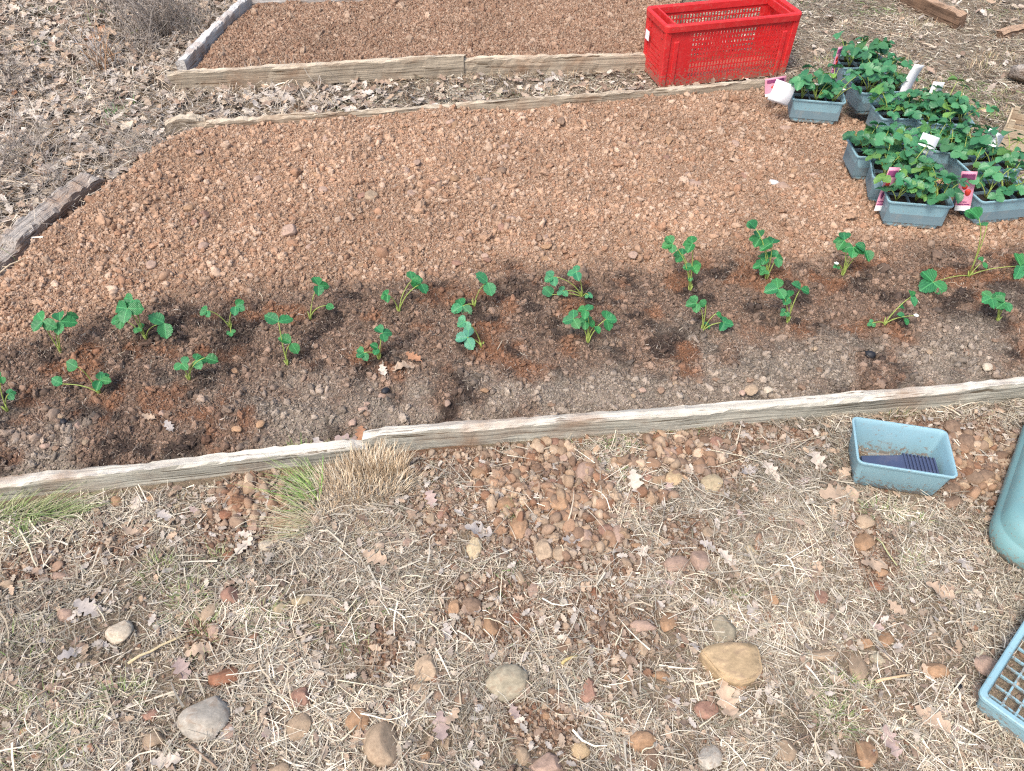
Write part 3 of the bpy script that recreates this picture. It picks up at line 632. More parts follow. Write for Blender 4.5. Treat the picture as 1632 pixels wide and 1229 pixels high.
x, y = free_pts(22000, (-4, -.75), (1.5, 5.4), lambda x, y: np.ones(len(x))); strawmesh('dry_straw', x, y, .04, .12, .0014, .0034, 'grey dry grass stems among the fallen leaves left of the beds', PALG, .35, .03, .35)

def bed_pts(n):
    out = []; tot = 0
    while tot < n:
        x = RNG.uniform(-1.5, 1.7, n); y = RNG.uniform(1.1, 2.4, n); k = (sdpoly(x, y, BED1) > .012) & (RNG.uniform(size=n) < damp_w(x, y)); out.append(np.stack([x[k], y[k]], 1)); tot += int(k.sum())
    return np.concatenate(out)[:n].T
x, y = bed_pts(34000); strawmesh('peat_fibres', x, y, .005, .020, .0004, .0012, 'fine pale and brown fibres mixed in the damp compost around the seedlings', np.array([[.14, .10, .075], [.22, .17, .13], [.42, .37, .31], [.06, .045, .04], [.30, .24, .19], [.10, .07, .055]]), 0, .012, .5)
x, y = bed_pts(350); strawmesh('straw_scraps', x, y, .015, .05, .0005, .0012, 'few straw scraps lying on the damp soil', PAL[[0, 2, 5]], 0, .006, .15)
def oak_leaf(seed, n=13, full=True):
    rng = np.random.default_rng(seed); V = []; curl = rng.uniform(-.5, .5); fold = rng.uniform(.1, .5); ph = rng.uniform(0, 6)
    for i in range(n + 1):
        t = i / n; env = .34 * math.sin(math.pi * min(1, t ** .8 * .96 + .03)) ** .7 * (.55 + .6 * t)
        lob = .74 + .26 * math.cos(2 * math.pi * t * 4.2 + .4)
        lob2 = .74 + .26 * math.cos(2 * math.pi * t * 4.2 + .4 + rng.uniform(-.5, .5))
        if t < .12: env = .015; lob = lob2 = 1
        zc = curl * .35 * (t - .5) ** 2 * 2 + .03 * math.sin(t * 9 + ph)
        wl, wr = env * lob, env * lob2
        V += [(-wl, t - .5, zc + fold * wl + .03 * math.sin(9 * t + ph)), (0, t - .5, zc), (wr, t - .5 + .02, zc + fold * wr * rng.uniform(.4, 1.4))]
    Fq = []
    for i in range(n):
        a = 3 * i; Fq += [(a, a + 1, a + 4, a + 3), (a + 1, a + 2, a + 5, a + 4)]
    return np.array(V), np.array(Fq)
OAK = [oak_leaf(i, 17) for i in range(8)]; OAKL = [oak_leaf(20 + i, 9) for i in range(8)]
LPAL = 1.06 * np.array([[.43, .34, .26], [.50, .42, .33], [.35, .26, .20], [.57, .50, .42], [.44, .37, .31], [.28, .20, .15], [.47, .35, .25], [.55, .49, .43]])
def litter(name, n, xr, yr, wf, label, s0, s1, pyr=(-60, 1300), zup=.02, tilt=.35):
    x, y = free_pts(n, xr, yr, wf, pyr); s = RNG.uniform(s0, s1, n)
    rot = rotmats(RNG.normal(0, tilt, n) + (RNG.uniform(size=n) < .3) * np.pi, RNG.normal(0, tilt, n), RNG.uniform(0, 6.28, n))
    pos = np.stack([x, y, H(x, y) + .004 + RNG.uniform(0, zup, n)], 1); col = LPAL[RNG.integers(0, len(LPAL), n)] * RNG.uniform(.7, 1.15, (n, 1)) * (.80 if s1 < .035 else .95)
    return tag(obj(name, joined(name, OAKL, RNG.integers(0, 8, n), pos, rot, np.repeat(s[:, None], 3, 1), col, M['leaf'])), label, kind='stuff')
litter('leaf_litter', 5200, (-4, -.55), (1.5, 5.4), lambda x, y: np.ones(len(x)), 'fallen dry oak leaves lying thick left of the beds', .035, .075)
litter('leaf_litter', 420, (-.8, 1.2), (2.4, 4), lambda x, y: np.ones(len(x)), 'fallen dry leaves in the grass strip between the two beds', .03, .06)
litter('leaf_litter', 350, (1, 4), (2.2, 5.4), lambda x, y: np.ones(len(x)), 'few fallen leaves in the straw behind the seedling trays', .03, .06)
litter('leaf_litter', 3200, (-1.6, 1.8), (.35, 1.6), lambda x, y: np.ones(len(x)), 'crumbled leaf fragments trodden into the straw in front of the near board', .010, .030, (590, 1300), .010, .25)

# ---------------------------------------------------------------- timber
def plank_mesh(name, L, th, z0, z1, mat, seed, wob=.003, bow=0.0, sagz=0.0, rot_end=0.0, n=48):
    """plank along +x, thickness along y (0..th), worn edges, split ends"""
    rng = np.random.default_rng(seed); rings = []; xs = np.linspace(0, L, n)
    prof = [(0, 0), (0, .55), (0, .93), (.10, 1.0), (.5, 1.01), (.90, 1.0), (1, .93), (1, .5), (1, 0)]
    o = rng.uniform(0, 90)
    for i, xx in enumerate(xs):
        t = xx / L; r = []
        e = min(t, 1 - t) * L; endw = max(0, 1 - e / .05) * rot_end
        for j, (a, b) in enumerate(prof):
            dy = wob * float(vnoise(xx * 9 + o, j * 3.1, seed)) + wob * .6 * float(vnoise(xx * 40 + o, j * 7.7, seed + 1))
            dz = wob * 1.1 * float(vnoise(xx * 7 + o, j * 1.3 + 40, seed + 2)) + (wob * .9 * float(vnoise(xx * 55, j * 5.0, seed + 3)) if b > .9 else 0)
            dz -= endw * (z1 - z0) * (.25 + .5 * abs(float(vnoise(j * 1.7, o, seed)))) * b
            xo = 0 if 0 < i < n - 1 else .012 * float(vnoise(j * 2.3, o + i, seed + 4))
            r.append((xx + xo, a * th + dy + bow * 4 * t * (1 - t), z0 + (z1 - z0) * b + dz + sagz * 4 * t * (1 - t)))
        rings.append(np.array(r))
    V, Fs = loft(rings); return mesh_np(name, V, Fs, mat, False)
def plank(A, B, th, z0, z1, mat, seed, label=None, cat='board', name='timber_board', parent=None, group=None, **k):
    """A->B is the outer (front) lower line of the plank in world xy; thickness goes to its left"""
    A, B = np.array(A), np.array(B); v = B - A; L = float(np.hypot(*v))
    o = obj(name, plank_mesh(name, L, th, z0, z1, mat, seed, **k), parent)
    o.location = (A[0], A[1], 0); o.rotation_euler = (0, 0, math.atan2(v[1], v[0]))
    if parent is None: tag(o, label, cat, group)
    return o
# near board: outer bottom line, ground level
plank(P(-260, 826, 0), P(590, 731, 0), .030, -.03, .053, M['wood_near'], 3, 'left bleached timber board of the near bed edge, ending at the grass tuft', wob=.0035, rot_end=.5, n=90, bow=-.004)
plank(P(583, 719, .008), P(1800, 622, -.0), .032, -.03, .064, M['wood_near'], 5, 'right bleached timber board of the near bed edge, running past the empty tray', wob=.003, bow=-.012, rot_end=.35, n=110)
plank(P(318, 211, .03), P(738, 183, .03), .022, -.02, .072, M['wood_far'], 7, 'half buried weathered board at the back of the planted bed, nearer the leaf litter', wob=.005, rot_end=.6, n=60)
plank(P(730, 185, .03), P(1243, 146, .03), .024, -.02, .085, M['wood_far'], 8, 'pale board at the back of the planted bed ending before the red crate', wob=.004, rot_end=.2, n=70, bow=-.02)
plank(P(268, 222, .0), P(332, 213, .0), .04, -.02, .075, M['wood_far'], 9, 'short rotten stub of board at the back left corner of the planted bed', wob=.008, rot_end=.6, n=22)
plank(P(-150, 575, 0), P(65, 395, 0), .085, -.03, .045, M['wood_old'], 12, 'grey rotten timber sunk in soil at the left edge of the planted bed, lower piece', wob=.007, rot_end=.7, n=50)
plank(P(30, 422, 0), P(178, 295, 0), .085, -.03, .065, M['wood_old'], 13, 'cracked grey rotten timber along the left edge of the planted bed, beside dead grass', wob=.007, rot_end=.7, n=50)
# back bed: nailed frame
fr = empty('raised_bed_frame', (*P(280, 140), 0)); tag(fr, 'weathered wooden frame of the bare bed at the back', 'garden bed frame')
def fplank(A, B, th, z0, z1, mat, seed, **k):
    A2 = np.array(A) - np.array(fr.location[:2]); B2 = np.array(B) - np.array(fr.location[:2]); return plank(A2, B2, th, z0, z1, mat, seed, parent=fr, name='plank', **k)
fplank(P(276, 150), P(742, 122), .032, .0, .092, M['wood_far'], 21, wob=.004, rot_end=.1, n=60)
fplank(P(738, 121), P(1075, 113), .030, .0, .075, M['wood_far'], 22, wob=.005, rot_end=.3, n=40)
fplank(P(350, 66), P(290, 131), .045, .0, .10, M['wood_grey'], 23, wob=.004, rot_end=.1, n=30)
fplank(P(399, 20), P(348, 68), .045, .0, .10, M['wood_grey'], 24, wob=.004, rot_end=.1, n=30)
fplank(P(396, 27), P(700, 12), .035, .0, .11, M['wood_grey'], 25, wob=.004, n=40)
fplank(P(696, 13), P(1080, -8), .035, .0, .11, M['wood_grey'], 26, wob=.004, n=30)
m = MB(); m.tube([(-.02, .02, -.05), (-.02, .02, .03), (-.018, .022, .045)], [.03, .03, .022], 7); m.build('corner_post', M['wood_old'], fr)
# brown timbers behind, top right
plank(P(1535, 44), P(1425, -6), .05, .0, .07, M['wood_brown'], 31, 'brown squared timber lying in dry grass behind the red crate', wob=.005, rot_end=.3, n=30)
plank(P(1596, 62), P(1700, 40), .04, .0, .035, M['wood_brown'], 32, 'thin brown board half sunk in grass beyond the end of the squared timber', wob=.005, rot_end=.6, n=20)
V, Fc = ico(3, 91, .35, 1.0, 4); o = obj('log_end', mesh_np('log_end', V * np.array([.09, .055, .06]), Fc, M['wood_old'])); o.location = (*P(1632, 132), .04); tag(o, 'dark weathered chunk of wood lying in dry grass at the far right', 'wood chunk')

# ---------------------------------------------------------------- stones
STONES = [D.meshes.new('x')] * 0
for i in range(12):
    V, Fc = ico(4, 100 + i, .42, .8 + .15 * (i % 3), 2 + i % 3); V /= np.abs(V).max(0); STONES.append(mesh_np('stone', V, Fc, M['stone']))
SC = {'tan': (.37, .28, .195), 'yellow': (.44, .36, .235), 'cream': (.52, .45, .35), 'grey': (.40, .365, .31), 'orange': (.36, .225, .135), 'red': (.30, .175, .13), 'brown': (.25, .17, .12),
      'pink': (.39, .275, .215), 'white': (.60, .57, .54), 'khaki': (.34, .30, .22), 'rust': (.24, .115, .07), 'ochre': (.44, .325, .195)}
def slab_mesh():
    import bmesh
    rng = np.random.default_rng(5); out = [(-1, .55), (-.6, .9), (.1, 1), (.9, 1), (1, .5), (.92, -.4), (.6, -.85), (.1, -1), (-.35, -.8), (-.6, -.3)]
    bm = bmesh.new(); b0 = [bm.verts.new((x * .97, y * .97, -1)) for x, y in out]; t0 = [bm.verts.new((x, y, .75 + .15 * rng.normal() * .3)) for x, y in out]; bm.faces.new(b0[::-1]); bm.faces.new(t0)
    for i in range(len(out)): j = (i + 1) % len(out); bm.faces.new((b0[i], b0[j], t0[j], t0[i]))
    bmesh.ops.bevel(bm, geom=bm.edges[:], offset=.10, segments=3, affect='EDGES'); bmesh.ops.triangulate(bm, faces=bm.faces[:]); bmesh.ops.subdivide_edges(bm, edges=[e for e in bm.edges if e.calc_length() > .4], cuts=3)
    bmesh.ops.triangulate(bm, faces=bm.faces[:])
    for v in bm.verts: c = v.co; v.co += Vector(c).normalized() * .07 * float(fbm(c.x * 1.5 + c.z * .7, c.y * 1.5, 1, 3, 9))
    me = D.meshes.new('slab'); bm.to_mesh(me); bm.free(); me.materials.append(M['stone'])
    for p in me.polygons: p.use_smooth = True
    return me
SLAB = slab_mesh()
def stone(px, py, wpx, hpx, c, label=None, group=None, k=None, rot=None, lift=.34):
    z0 = Hs(*P(px, py)); s = scale_at(px, py) * CAMH / (CAMH - z0); th = math.atan2(CAMH, P(px, py)[1]); sx = wpx / s * .53; hh = hpx / s * .53
    sz = .62 * min(sx, hh / .8); sy = math.sqrt(max(hh ** 2 - (sz * math.cos(th)) ** 2, (.4 * hh) ** 2)) / math.sin(th)
    x, y = P(px, py, z0 + sz * .3); o = obj('stone', SLAB if c == 'ochre' and wpx > 80 else random.choice(STONES) if k is None else STONES[k])
    o.location = (x, y, z0 + sz * lift); o.scale = (sx, sy, sz); o.rotation_euler = (random.uniform(-.1, .1), random.uniform(-.1, .1), random.choice((0, math.pi)) + random.uniform(-.15, .15) if rot is None else rot)
    v = random.uniform(.85, 1.15); o.color = (*[min(1, q * v) for q in SC[c]], 1)
    return tag(o, label, 'stone', group)
for a in NAMED: stone(*a)
STOP = set('in to just above below directly near of lying alone half with left right tucked under partly at amid touching sunk beside cut covered against on, close between'.split())
def short(l):
    o = []
    for w_ in l.replace(',', ' ,').split():
        if w_ in STOP or w_ == ',': break
        o.append(w_)
    return ' '.join(o[:5])
SHORTS = {}
for a in NAMED: SHORTS.setdefault(short(a[5]), []).append(a)
UNIQ = [(v[0][0], v[0][1], k) for k, v in SHORTS.items() if len(v) == 1 and len(k.split()) >= 3]
used = set()
for a in REST:
    size = 'tiny' if max(a[2:4]) < 17 else 'small' if max(a[2:4]) < 25 else 'middle sized'; best = None
    for (ux, uy, k) in sorted(UNIQ, key=lambda u: math.hypot(u[0] - a[0], u[1] - a[1]))[:3]:
        dx, dy = a[0] - ux, a[1] - uy; dr = ('to the right of' if dx > 0 else 'to the left of') if abs(dx) > abs(dy) else ('below' if dy > 0 else 'above')
        lb = '%s %s stone %s the %s' % (size, a[4], dr, k)
        if lb not in used and len(lb.split()) <= 16: best = lb; break
    if best: used.add(best); stone(*a, label=best)
    else: stone(*a, label='small brown stone among the loose stones and straw of the foreground', group='small loose foreground stones')
cols = list(SC)
for q in range(105):                       # stones of the patch under the near board
    px, py = random.gauss(900, 110), random.gauss(790, 42)
    if q > 75: px, py = random.gauss(1530, 50), random.gauss(725, 35)
    if py < 735 - (px - 700) * .06 or 1345 < px < 1500 and py < 800: continue
    stone(px, py, random.uniform(9, 19), random.uniform(8, 16), random.choice(['pink', 'orange', 'tan', 'brown', 'red']), 'pebble sized brown stone in the stony bare earth below the near board', 'pebbles below the near board')
for q in range(62):                       # lumps on the dry bed
    while True:
        px, py = random.uniform(60, 1350), random.uniform(160, 430); X, Y = P(px, py, BZ)
        if sdpoly(np.array([X]), np.array([Y]), BED1)[0] > .03 and damp_w(np.array([X]), np.array([Y]))[0] < .2: break
    stone(px, py, random.uniform(10, 19), random.uniform(8, 14), random.choice(['pink', 'orange', 'pink', 'red', 'brown']), 'lump of dry earth or stone lying on the dry part of the planted bed', 'lumps on the dry bed', lift=.2)
for q in range(40):
    px, py = random.uniform(20, 1600), 0; py = 735 - px * .085 - random.uniform(3, 70)
    stone(px, py, random.uniform(9, 16), random.uniform(7, 13), random.choice(['pink', 'orange', 'brown', 'tan', 'brown']), 'small stone in the damp soil just behind the near board', 'stones behind the near board', lift=.15)

# ---------------------------------------------------------------- single oak leaves
OAKM = [mesh_np('oak_leaf', V, Fq, M['leafobj']) for V, Fq in [oak_leaf(40 + i, 28) for i in range(7)]]
LC = {'pale': (.56, .48, .40), 'grey': (.40, .36, .33), 'tan': (.44, .33, .24), 'brown': (.33, .24, .18), 'rust': (.36, .19, .11), 'purple': (.38, .29, .26)}
def oleaf(px, py, L, ang, c, label, group=None, tilt=.15, lift=.012):
    z = Hs(*P(px, py)) + lift; x, y = P(px, py, z); s = scale_at(px, py); o = obj('oak_leaf', random.choice(OAKM)); l = L / s * 1.15
    o.location = (x, y, z); o.scale = (l, l, l); o.rotation_euler = (random.uniform(-tilt, tilt) + .1, random.uniform(-tilt, tilt), R(ang)); v = random.uniform(.9, 1.1); o.color = (*[q * v for q in LC[c]], 1)
    return tag(o, label, 'leaf', group)
for a in [(1013, 770, 42, 8, 'pale', 'pale lobed oak leaf lying flat amid the stone patch'), (218, 806, 30, 20, 'pale', 'pale grey oak leaf just below the near board at left'), (262, 822, 30, 60, 'grey', 'grey oak leaf right of the pale one under the near board'),
          (143, 970, 46, 70, 'grey', 'grey oak leaf to the right of the peach stone'), (115, 1040, 36, 130, 'grey', 'grey curled oak leaf left of the cream wedge stone'), (388, 872, 34, -30, 'pale', 'pale upright oak leaf left of the grass tuft foot'),
          (392, 852, 22, 80, 'pale', 'smaller pale oak leaf just above the upright one'), (268, 1213, 44, 100, 'pale', 'pale torn oak leaf at the bottom below the grey boulder'), (15, 1082, 38, 60, 'tan', 'brown oak leaf at the left edge of the grass'),
          (290, 1065, 44, 40, 'purple', 'brownish leaf left of the rust red clod'), (320, 1035, 40, 110, 'tan', 'tan brown leaf above the rust red clod'), (1340, 788, 62, 95, 'tan', 'wide brown oak leaf below the left corner of the empty tray'),
          (1302, 733, 44, 15, 'pale', 'pale brown oak leaf left of the empty tray'), (1228, 750, 40, 20, 'pale', 'pale leaf in straw further left of the empty tray'), (560, 706, 48, 75, 'purple', 'mauve brown leaf lying on the board joint at the grass tuft'),
          (506, 714, 34, 15, 'grey', 'grey leaf caught at the top of the grass tuft'), (575, 692, 30, 10, 'rust', 'rusty leaf standing at the left end of the long near board'), (703, 1160, 44, 10, 'purple', 'mauve brown leaf left of the tiny white stone'),
          (722, 1140, 30, 150, 'tan', 'tan leaf beside the khaki boulder'), (1158, 1118, 56, 5, 'tan', 'long brown oak leaf below the big ochre slab'), (765, 848, 44, 85, 'grey', 'grey leaf at the left of the stone patch'),
          (912, 860, 28, 100, 'grey', 'grey leaf against the peach coloured stone'), (1160, 890, 34, 40, 'pale', 'pale oak leaf left of the pale yellow oval stone'), (600, 890, 40, 70, 'tan', 'tan oak leaf in straw below the grass tuft'),
          (1395, 900, 44, 95, 'tan', 'torn tan leaf in straw below the two stacked stones'), (1430, 970, 30, 40, 'tan', 'pale leaf in the straw above the dark twig'), (1500, 945, 44, 60, 'tan', 'tan leaf in the straw left of the turquoise container foot'),
          (1490, 1150, 56, 50, 'tan', 'large tan leaf in straw left of the lattice tray corner'), (1420, 1185, 46, 10, 'purple', 'mauve leaf right of the rounded stone near the bottom'), (1345, 755, 30, 140, 'tan', 'small tan leaf touching the empty tray'),
          (611, 592, 24, 20, 'pale', 'pale oak leaf on damp soil at the foot of a seedling'), (645, 583, 36, 110, 'tan', 'tan oak leaf on damp soil between two seedlings'), (660, 570, 26, 60, 'rust', 'rust brown curled leaf on damp soil above the tan one'),
          (270, 680, 22, 40, 'grey', 'grey leaf scrap on the dusty soil near the left seedlings'), (238, 665, 20, 80, 'tan', 'tan leaf scrap on the dusty soil near the left seedlings'), (1130, 870, 26, 60, 'grey', 'grey leaf scrap above the flat stones in straw')]: oleaf(*a)
for q in range(95):
    while True:
        px, py = random.uniform(0, 1600), random.uniform(740, 1225)
        if py > 830 - px * .09 + 8 and not (1330 < px < 1540 and py < 830) and px + (py - 700) * .0 < 1560: break
    left = px < 800
    oleaf(px, py, random.uniform(14, 32), random.uniform(0, 360), random.choice(['tan', 'tan', 'purple', 'grey', 'pale', 'brown']),
          'small dry brown leaf in the straw of the %s half of the foreground' % ('left' if left else 'right'), 'dry leaves in the foreground, %s' % ('left' if left else 'right'), .3, .008)
for q in range(60):
    px, py = random.uniform(0, 380), random.uniform(10, 330)
    if px > 270 - (py - 120) * .0 and py < 150: px -= 120
    if px / 180 + py / 440 > 1.35: continue
    oleaf(px, py, random.uniform(14, 26), random.uniform(0, 360), random.choice(['tan', 'tan', 'pale', 'grey', 'rust']), 'fallen oak leaf on top of the leaf litter left of the beds', 'oak leaves on the litter left of the beds', .5, .025)

# ---------------------------------------------------------------- trays and crates
def shell(name, rings_out, rings_in, mat, parent, bottom=True):
    """open box: outer rings bottom->top, inner rings top->bottom"""
    V, Fs = loft(rings_out + rings_in, cap0=True, cap1=True); return obj(name, mesh_np(name, V, Fs, mat, False), parent)
def bevel_smooth(o, ang=35):
    for p in o.data.polygons: p.use_smooth = True
    try: o.data.set_sharp_from_angle(angle=R(ang))
    except Exception: pass
    return o
def tray_body(parent, tx, ty, bx, by, h, mat, r=.012, name='tray_body'):
    t = .0016
    out = [rrect(bx / 2 - .003, by / 2 - .003, r, 0), rrect(bx / 2, by / 2, r, .004), rrect(tx / 2 - .004, ty / 2 - .004, r, h - .006), rrect(tx / 2 + .001, ty / 2 + .001, r + .003, h - .006), rrect(tx / 2 + .0015, ty / 2 + .0015, r + .003, h - .001), rrect(tx / 2, ty / 2, r + .002, h)]
    inn = [rrect(tx / 2 - .003, ty / 2 - .003, r, h), rrect(tx / 2 - .0045, ty / 2 - .0045, r - .001, h - .002), rrect(tx / 2 - .007, ty / 2 - .007, r - .001, h - .012), rrect(bx / 2 - t - .001, by / 2 - t - .001, r - .001, .004), rrect(bx / 2 - .006, by / 2 - .006, r - .003, .0025)]
    return bevel_smooth(shell(name, out, inn, mat, parent), 30)
# leaf geometry for strawberry plants --------------------------------
def leaflet_vf(seed, fold=.25, droop=.3, n=13, serr=.07):
    rng = np.random.default_rng(seed); V = []
    for i in range(n + 1):
        t = i / n; wdt = .47 * math.sin(math.pi * min(1, t ** .92)) ** .52 if 0 < t < 1 else .03
        if t >= 1: wdt = .02
        z0 = -droop * t * t * .5
        for j, u in enumerate((-1, -.5, 0, .5, 1)):
            ww = wdt * u; yy = t
            if abs(u) == 1: ww *= 1 + serr * (1 if i % 2 else -1); yy += .035 * (1 if i % 2 else -.5)
            z = z0 + fold * abs(ww) + .018 * math.sin(t * 22 + abs(u) * 4) * abs(u) + .02 * rng.normal() * (abs(u) == 1)
            V.append((ww, yy, z))
    Fq = []
    for i in range(n):
        for j in range(4): a = i * 5 + j; Fq.append((a, a + 1, a + 6, a + 5))
    return np.array(V), np.array(Fq)
LFV = [leaflet_vf(i, f, d) for i, (f, d) in enumerate([(.2, .25), (.45, .3), (.1, .5), (.7, .2), (.3, .55), (.15, .1)])]
LEAFM = [mesh_np('leaflet', V, Fq, M['berry_leaf']) for V, Fq in LFV]
def frame_for(f, n):
    f = Vector(f).normalized(); n = Vector(n); x = f.cross(n).normalized(); n2 = x.cross(f).normalized()
    return Matrix((x, f, n2)).transposed()         # columns: x right, y forward, z normal
def curve3(a, b, bulge, k=7):
    a, b = Vector(a), Vector(b); mid = Vector((a.x * .75 + b.x * .25, a.y * .75 + b.y * .25, a.z * .35 + b.z * .65)) + Vector(bulge)
    return [(1 - t) ** 2 * a + 2 * t * (1 - t) * mid + t * t * b for t in [i / (k - 1) for i in range(k)]]
def seedling(px, py, leaves, label, flower=None, tint=(1, 1, 1), crown=True):
    z0 = Hs(*P(px, py, BZ)) ; bx, by = P(px, py, z0); z0 = Hs(bx, by)
    root = empty('strawberry_seedling', (bx, by, z0)); tag(root, label, 'strawberry plant', 'strawberry seedlings planted in the damp soil')
    if crown:
        c = MB()
        for q in range(4):
            a = random.uniform(0, 6.28); c.tube([(0, 0, -.008), (.003 * math.cos(a), .003 * math.sin(a), .006), (.007 * math.cos(a), .007 * math.sin(a), .016 + random.uniform(0, .01))], [.0028, .0026, .0008], 5)
        c.build('crown', M['stalk'], root, True)
    for i, lf in enumerate(leaves):
        lx, ly, rpx = lf[:3]; kind = lf[3] if len(lf) > 3 else 't'
        Y = by + (lx - px) / 600 * .15 + random.uniform(-.012, .018) + (.02 if ly < py - 50 else 0)
        p = atY(lx, ly, Y); zmin = Hs(p[0], p[1]) + .012
        if p[2] < zmin: q = P(lx, ly, zmin + .004); p = np.array([q[0], q[1], zmin + .004])
        loc = Vector((p[0] - bx, p[1] - by, p[2] - z0)); s = scale_at(lx, ly) * 1.03; L = rpx / s * 1.0
        hd = Vector((loc.x, loc.y, 0));
        if hd.length < .012: hd = Vector((random.uniform(-1, 1), -.6, 0))
        hd.normalize(); hd = (hd + Vector((0, -.25, 0))).normalized()
        m = MB(); m.tube(curve3((0, 0, 0), loc, (random.uniform(-.006, .006), 0, .012)), [.0019, .0017, .0015, .0014, .0013, .0012, .0011], 6)
        st = m.build('leaf_stalk', M['stalk'], root, True)
        nrm = Vector((hd.x * .25, hd.y * .25 - .42, 1)).normalized(); fw = (hd + Vector((0, 0, -.15))).normalized()
        angs = {'t': (-102, 0, 104), 'b': (-60, 62), 's': (0,), 'u': (-70, 0, 75)}[kind]
        for a in angs:
            B = frame_for(fw, nrm); d = B @ Vector((math.sin(R(-a)) * 1, math.cos(R(a)), -.08 + random.uniform(-.12, .12)))
            n2 = (nrm + B @ Vector((math.sin(R(-a)) * random.uniform(-.1, .35), random.uniform(-.2, .2), 0))).normalized()
            if kind == 'b': d = (Vector((math.sin(R(-a)) * .8, .1, .5 + random.uniform(-.2, .2)))).normalized() if a > 0 else d
            o = obj('leaflet', random.choice(LEAFM), st); mm = frame_for(d, n2).to_4x4(); l = L * random.uniform(.92, 1.1) * (1.12 if kind in 'sb' else 1)
            o.matrix_local = Matrix.Translation(loc + B @ Vector((0, .0, 0)) + d.normalized() * .001) @ mm @ Matrix.Scale(l, 4); v = random.uniform(.85, 1.2)
            yl = random.uniform(.85, 1.35); o.color = (tint[0] * v * yl, tint[1] * v, tint[2] * v * random.uniform(.75, 1.25), 1)
    if flower:
        p = atY(flower[0], flower[1], by - .01); loc = Vector((p[0] - bx, -.01, max(p[2] - z0, .012))); m = MB(); m.tube(curve3((0, 0, 0), loc, (0, 0, .008)), .001, 5); st = m.build('flower_stalk', M['stalk'], root, True)
        f = MB()
        for k in range(5):
            a = k * 1.257; c = Vector((math.cos(a), math.sin(a), .2)) * .006; u = Vector((-math.sin(a), math.cos(a), 0)) * .0045; f.add([tuple(loc), tuple(loc + c * .7 + u), tuple(loc + c * 1.3), tuple(loc + c * .7 - u)], np.array([(0, 1, 2, 3)]))
        f.build('petals', M['petal'], st)
    return root
PALE = (1.9, 1.35, 2.0)
SD = [
 ((97, 562), [(68, 512, 20), (96, 512, 20), (104, 505, 15, 's')], 'seedling with two broad dark leaves beside a black clump at the far left, back row'),
 ((233, 540), [(203, 492, 20), (212, 478, 17, 'u'), (192, 508, 17, 'u'), (262, 515, 22, 'b'), (220, 522, 9, 'u')], 'bushy seedling with many leaves, second from the left in the back row'),
 ((368, 525), [(330, 495, 11, 'u'), (376, 488, 13, 'u'), (368, 530, 7)], 'thin sparse seedling with two small raised leaves'),
 ((458, 583), [(444, 513, 18, 'b'), (464, 547, 16, 'b')], 'tall narrow seedling with a leaf pair on top, left of the middle front row'),
 ((495, 510), [(508, 455, 16), (519, 487, 12, 's')], 'upright seedling with three rounded leaflets in the back row right of the sparse one'),
 ((636, 497), [(618, 470, 12, 'u'), (657, 446, 17, 'u'), (671, 452, 13, 'b')], 'leggy forked seedling with crumpled leaves'),
 ((756, 490), [(777, 450, 19, 'b'), (737, 488, 19)], 'seedling with one spoon shaped pale leaf held high'),
 ((768, 553), [(742, 512, 13, 'u'), (745, 538, 20)], 'seedling showing pale grey green leaf undersides, directly below the spoon leaved one'),
 ((605, 573), [(610, 531, 15), (580, 562, 13, 'u'), (602, 555, 10, 'b')], 'small dark seedling in the front row above a tan oak leaf'),
 ((158, 627), [(124, 585, 14, 'b'), (100, 612, 14, 'b'), (160, 606, 15), (163, 600, 10)], 'low spreading seedling in the front row at the left'),
 ((302, 605), [(290, 580, 13), (312, 574, 14, 'u'), (327, 570, 15, 's')], 'low dark leaved seedling in the front row, second from the left'),
 ((12, 655), [(2, 600, 10, 'b'), (14, 628, 10, 'u')], 'seedling cut off by the left edge'),
 ((928, 474), [(882, 441, 15, 'u'), (918, 434, 13), (880, 470, 15, 'b'), (897, 464, 10), (938, 470, 7)], 'arching seedling with pale leaves bent to the left'),
 ((937, 546), [(914, 508, 17), (934, 495, 13), (966, 509, 18, 'u'), (933, 512, 14), (948, 520, 12, 'b')], 'compact bushy seedling in the middle of the front row'),
 ((1099, 464), [(1072, 389, 14, 'u'), (1104, 388, 15, 'u'), (1088, 406, 15, 'u'), (1104, 424, 15), (1100, 440, 8, 's')], 'tall stacked seedling with tiered leaves, back row above the small blue green one'),
 ((1119, 529), [(1110, 483, 14, 'u'), (1125, 486, 10, 'b'), (1141, 500, 10, 's'), (1154, 514, 14), (1128, 518, 7)], 'small blue green seedling in the front row with two spread leaves'),
 ((1221, 445), [(1204, 364, 14, 'b'), (1211, 380, 15, 'u'), (1230, 388, 18, 'u'), (1222, 410, 15), (1238, 411, 15), (1212, 424, 12), (1218, 432, 8)], 'tallest leafy seedling of the back row'),
 ((1255, 515), [(1240, 460, 18), (1258, 474, 14, 'u'), (1276, 460, 13, 'b'), (1251, 498, 8)], 'seedling with round glossy leaves directly below the tallest one'),
 ((1342, 441), [(1346, 383, 17, 'u'), (1360, 394, 17, 'u'), (1379, 399, 15, 'b'), (1350, 408, 12, 's'), (1334, 424, 6)], 'fan shaped seedling leaning right with a white bud at its foot'),
 ((1409, 518), [(1452, 473, 14, 'u'), (1432, 490, 10, 's'), (1442, 506, 11, 'b'), (1390, 515, 7)], 'slanting seedling with a white flower near the ground'),
 ((1544, 440), [(1560, 348, 17, 'b'), (1573, 360, 15, 's'), (1487, 450, 26), (1626, 424, 22), (1566, 418, 9, 'b')], 'largest seedling with three long arching stems in front of the trays'),
 ((1589, 512), [(1592, 478, 17), (1580, 475, 14, 'u'), (1601, 482, 15, 'u')], 'short seedling with a flat rosette of leaves at the right end of the front row'),
]
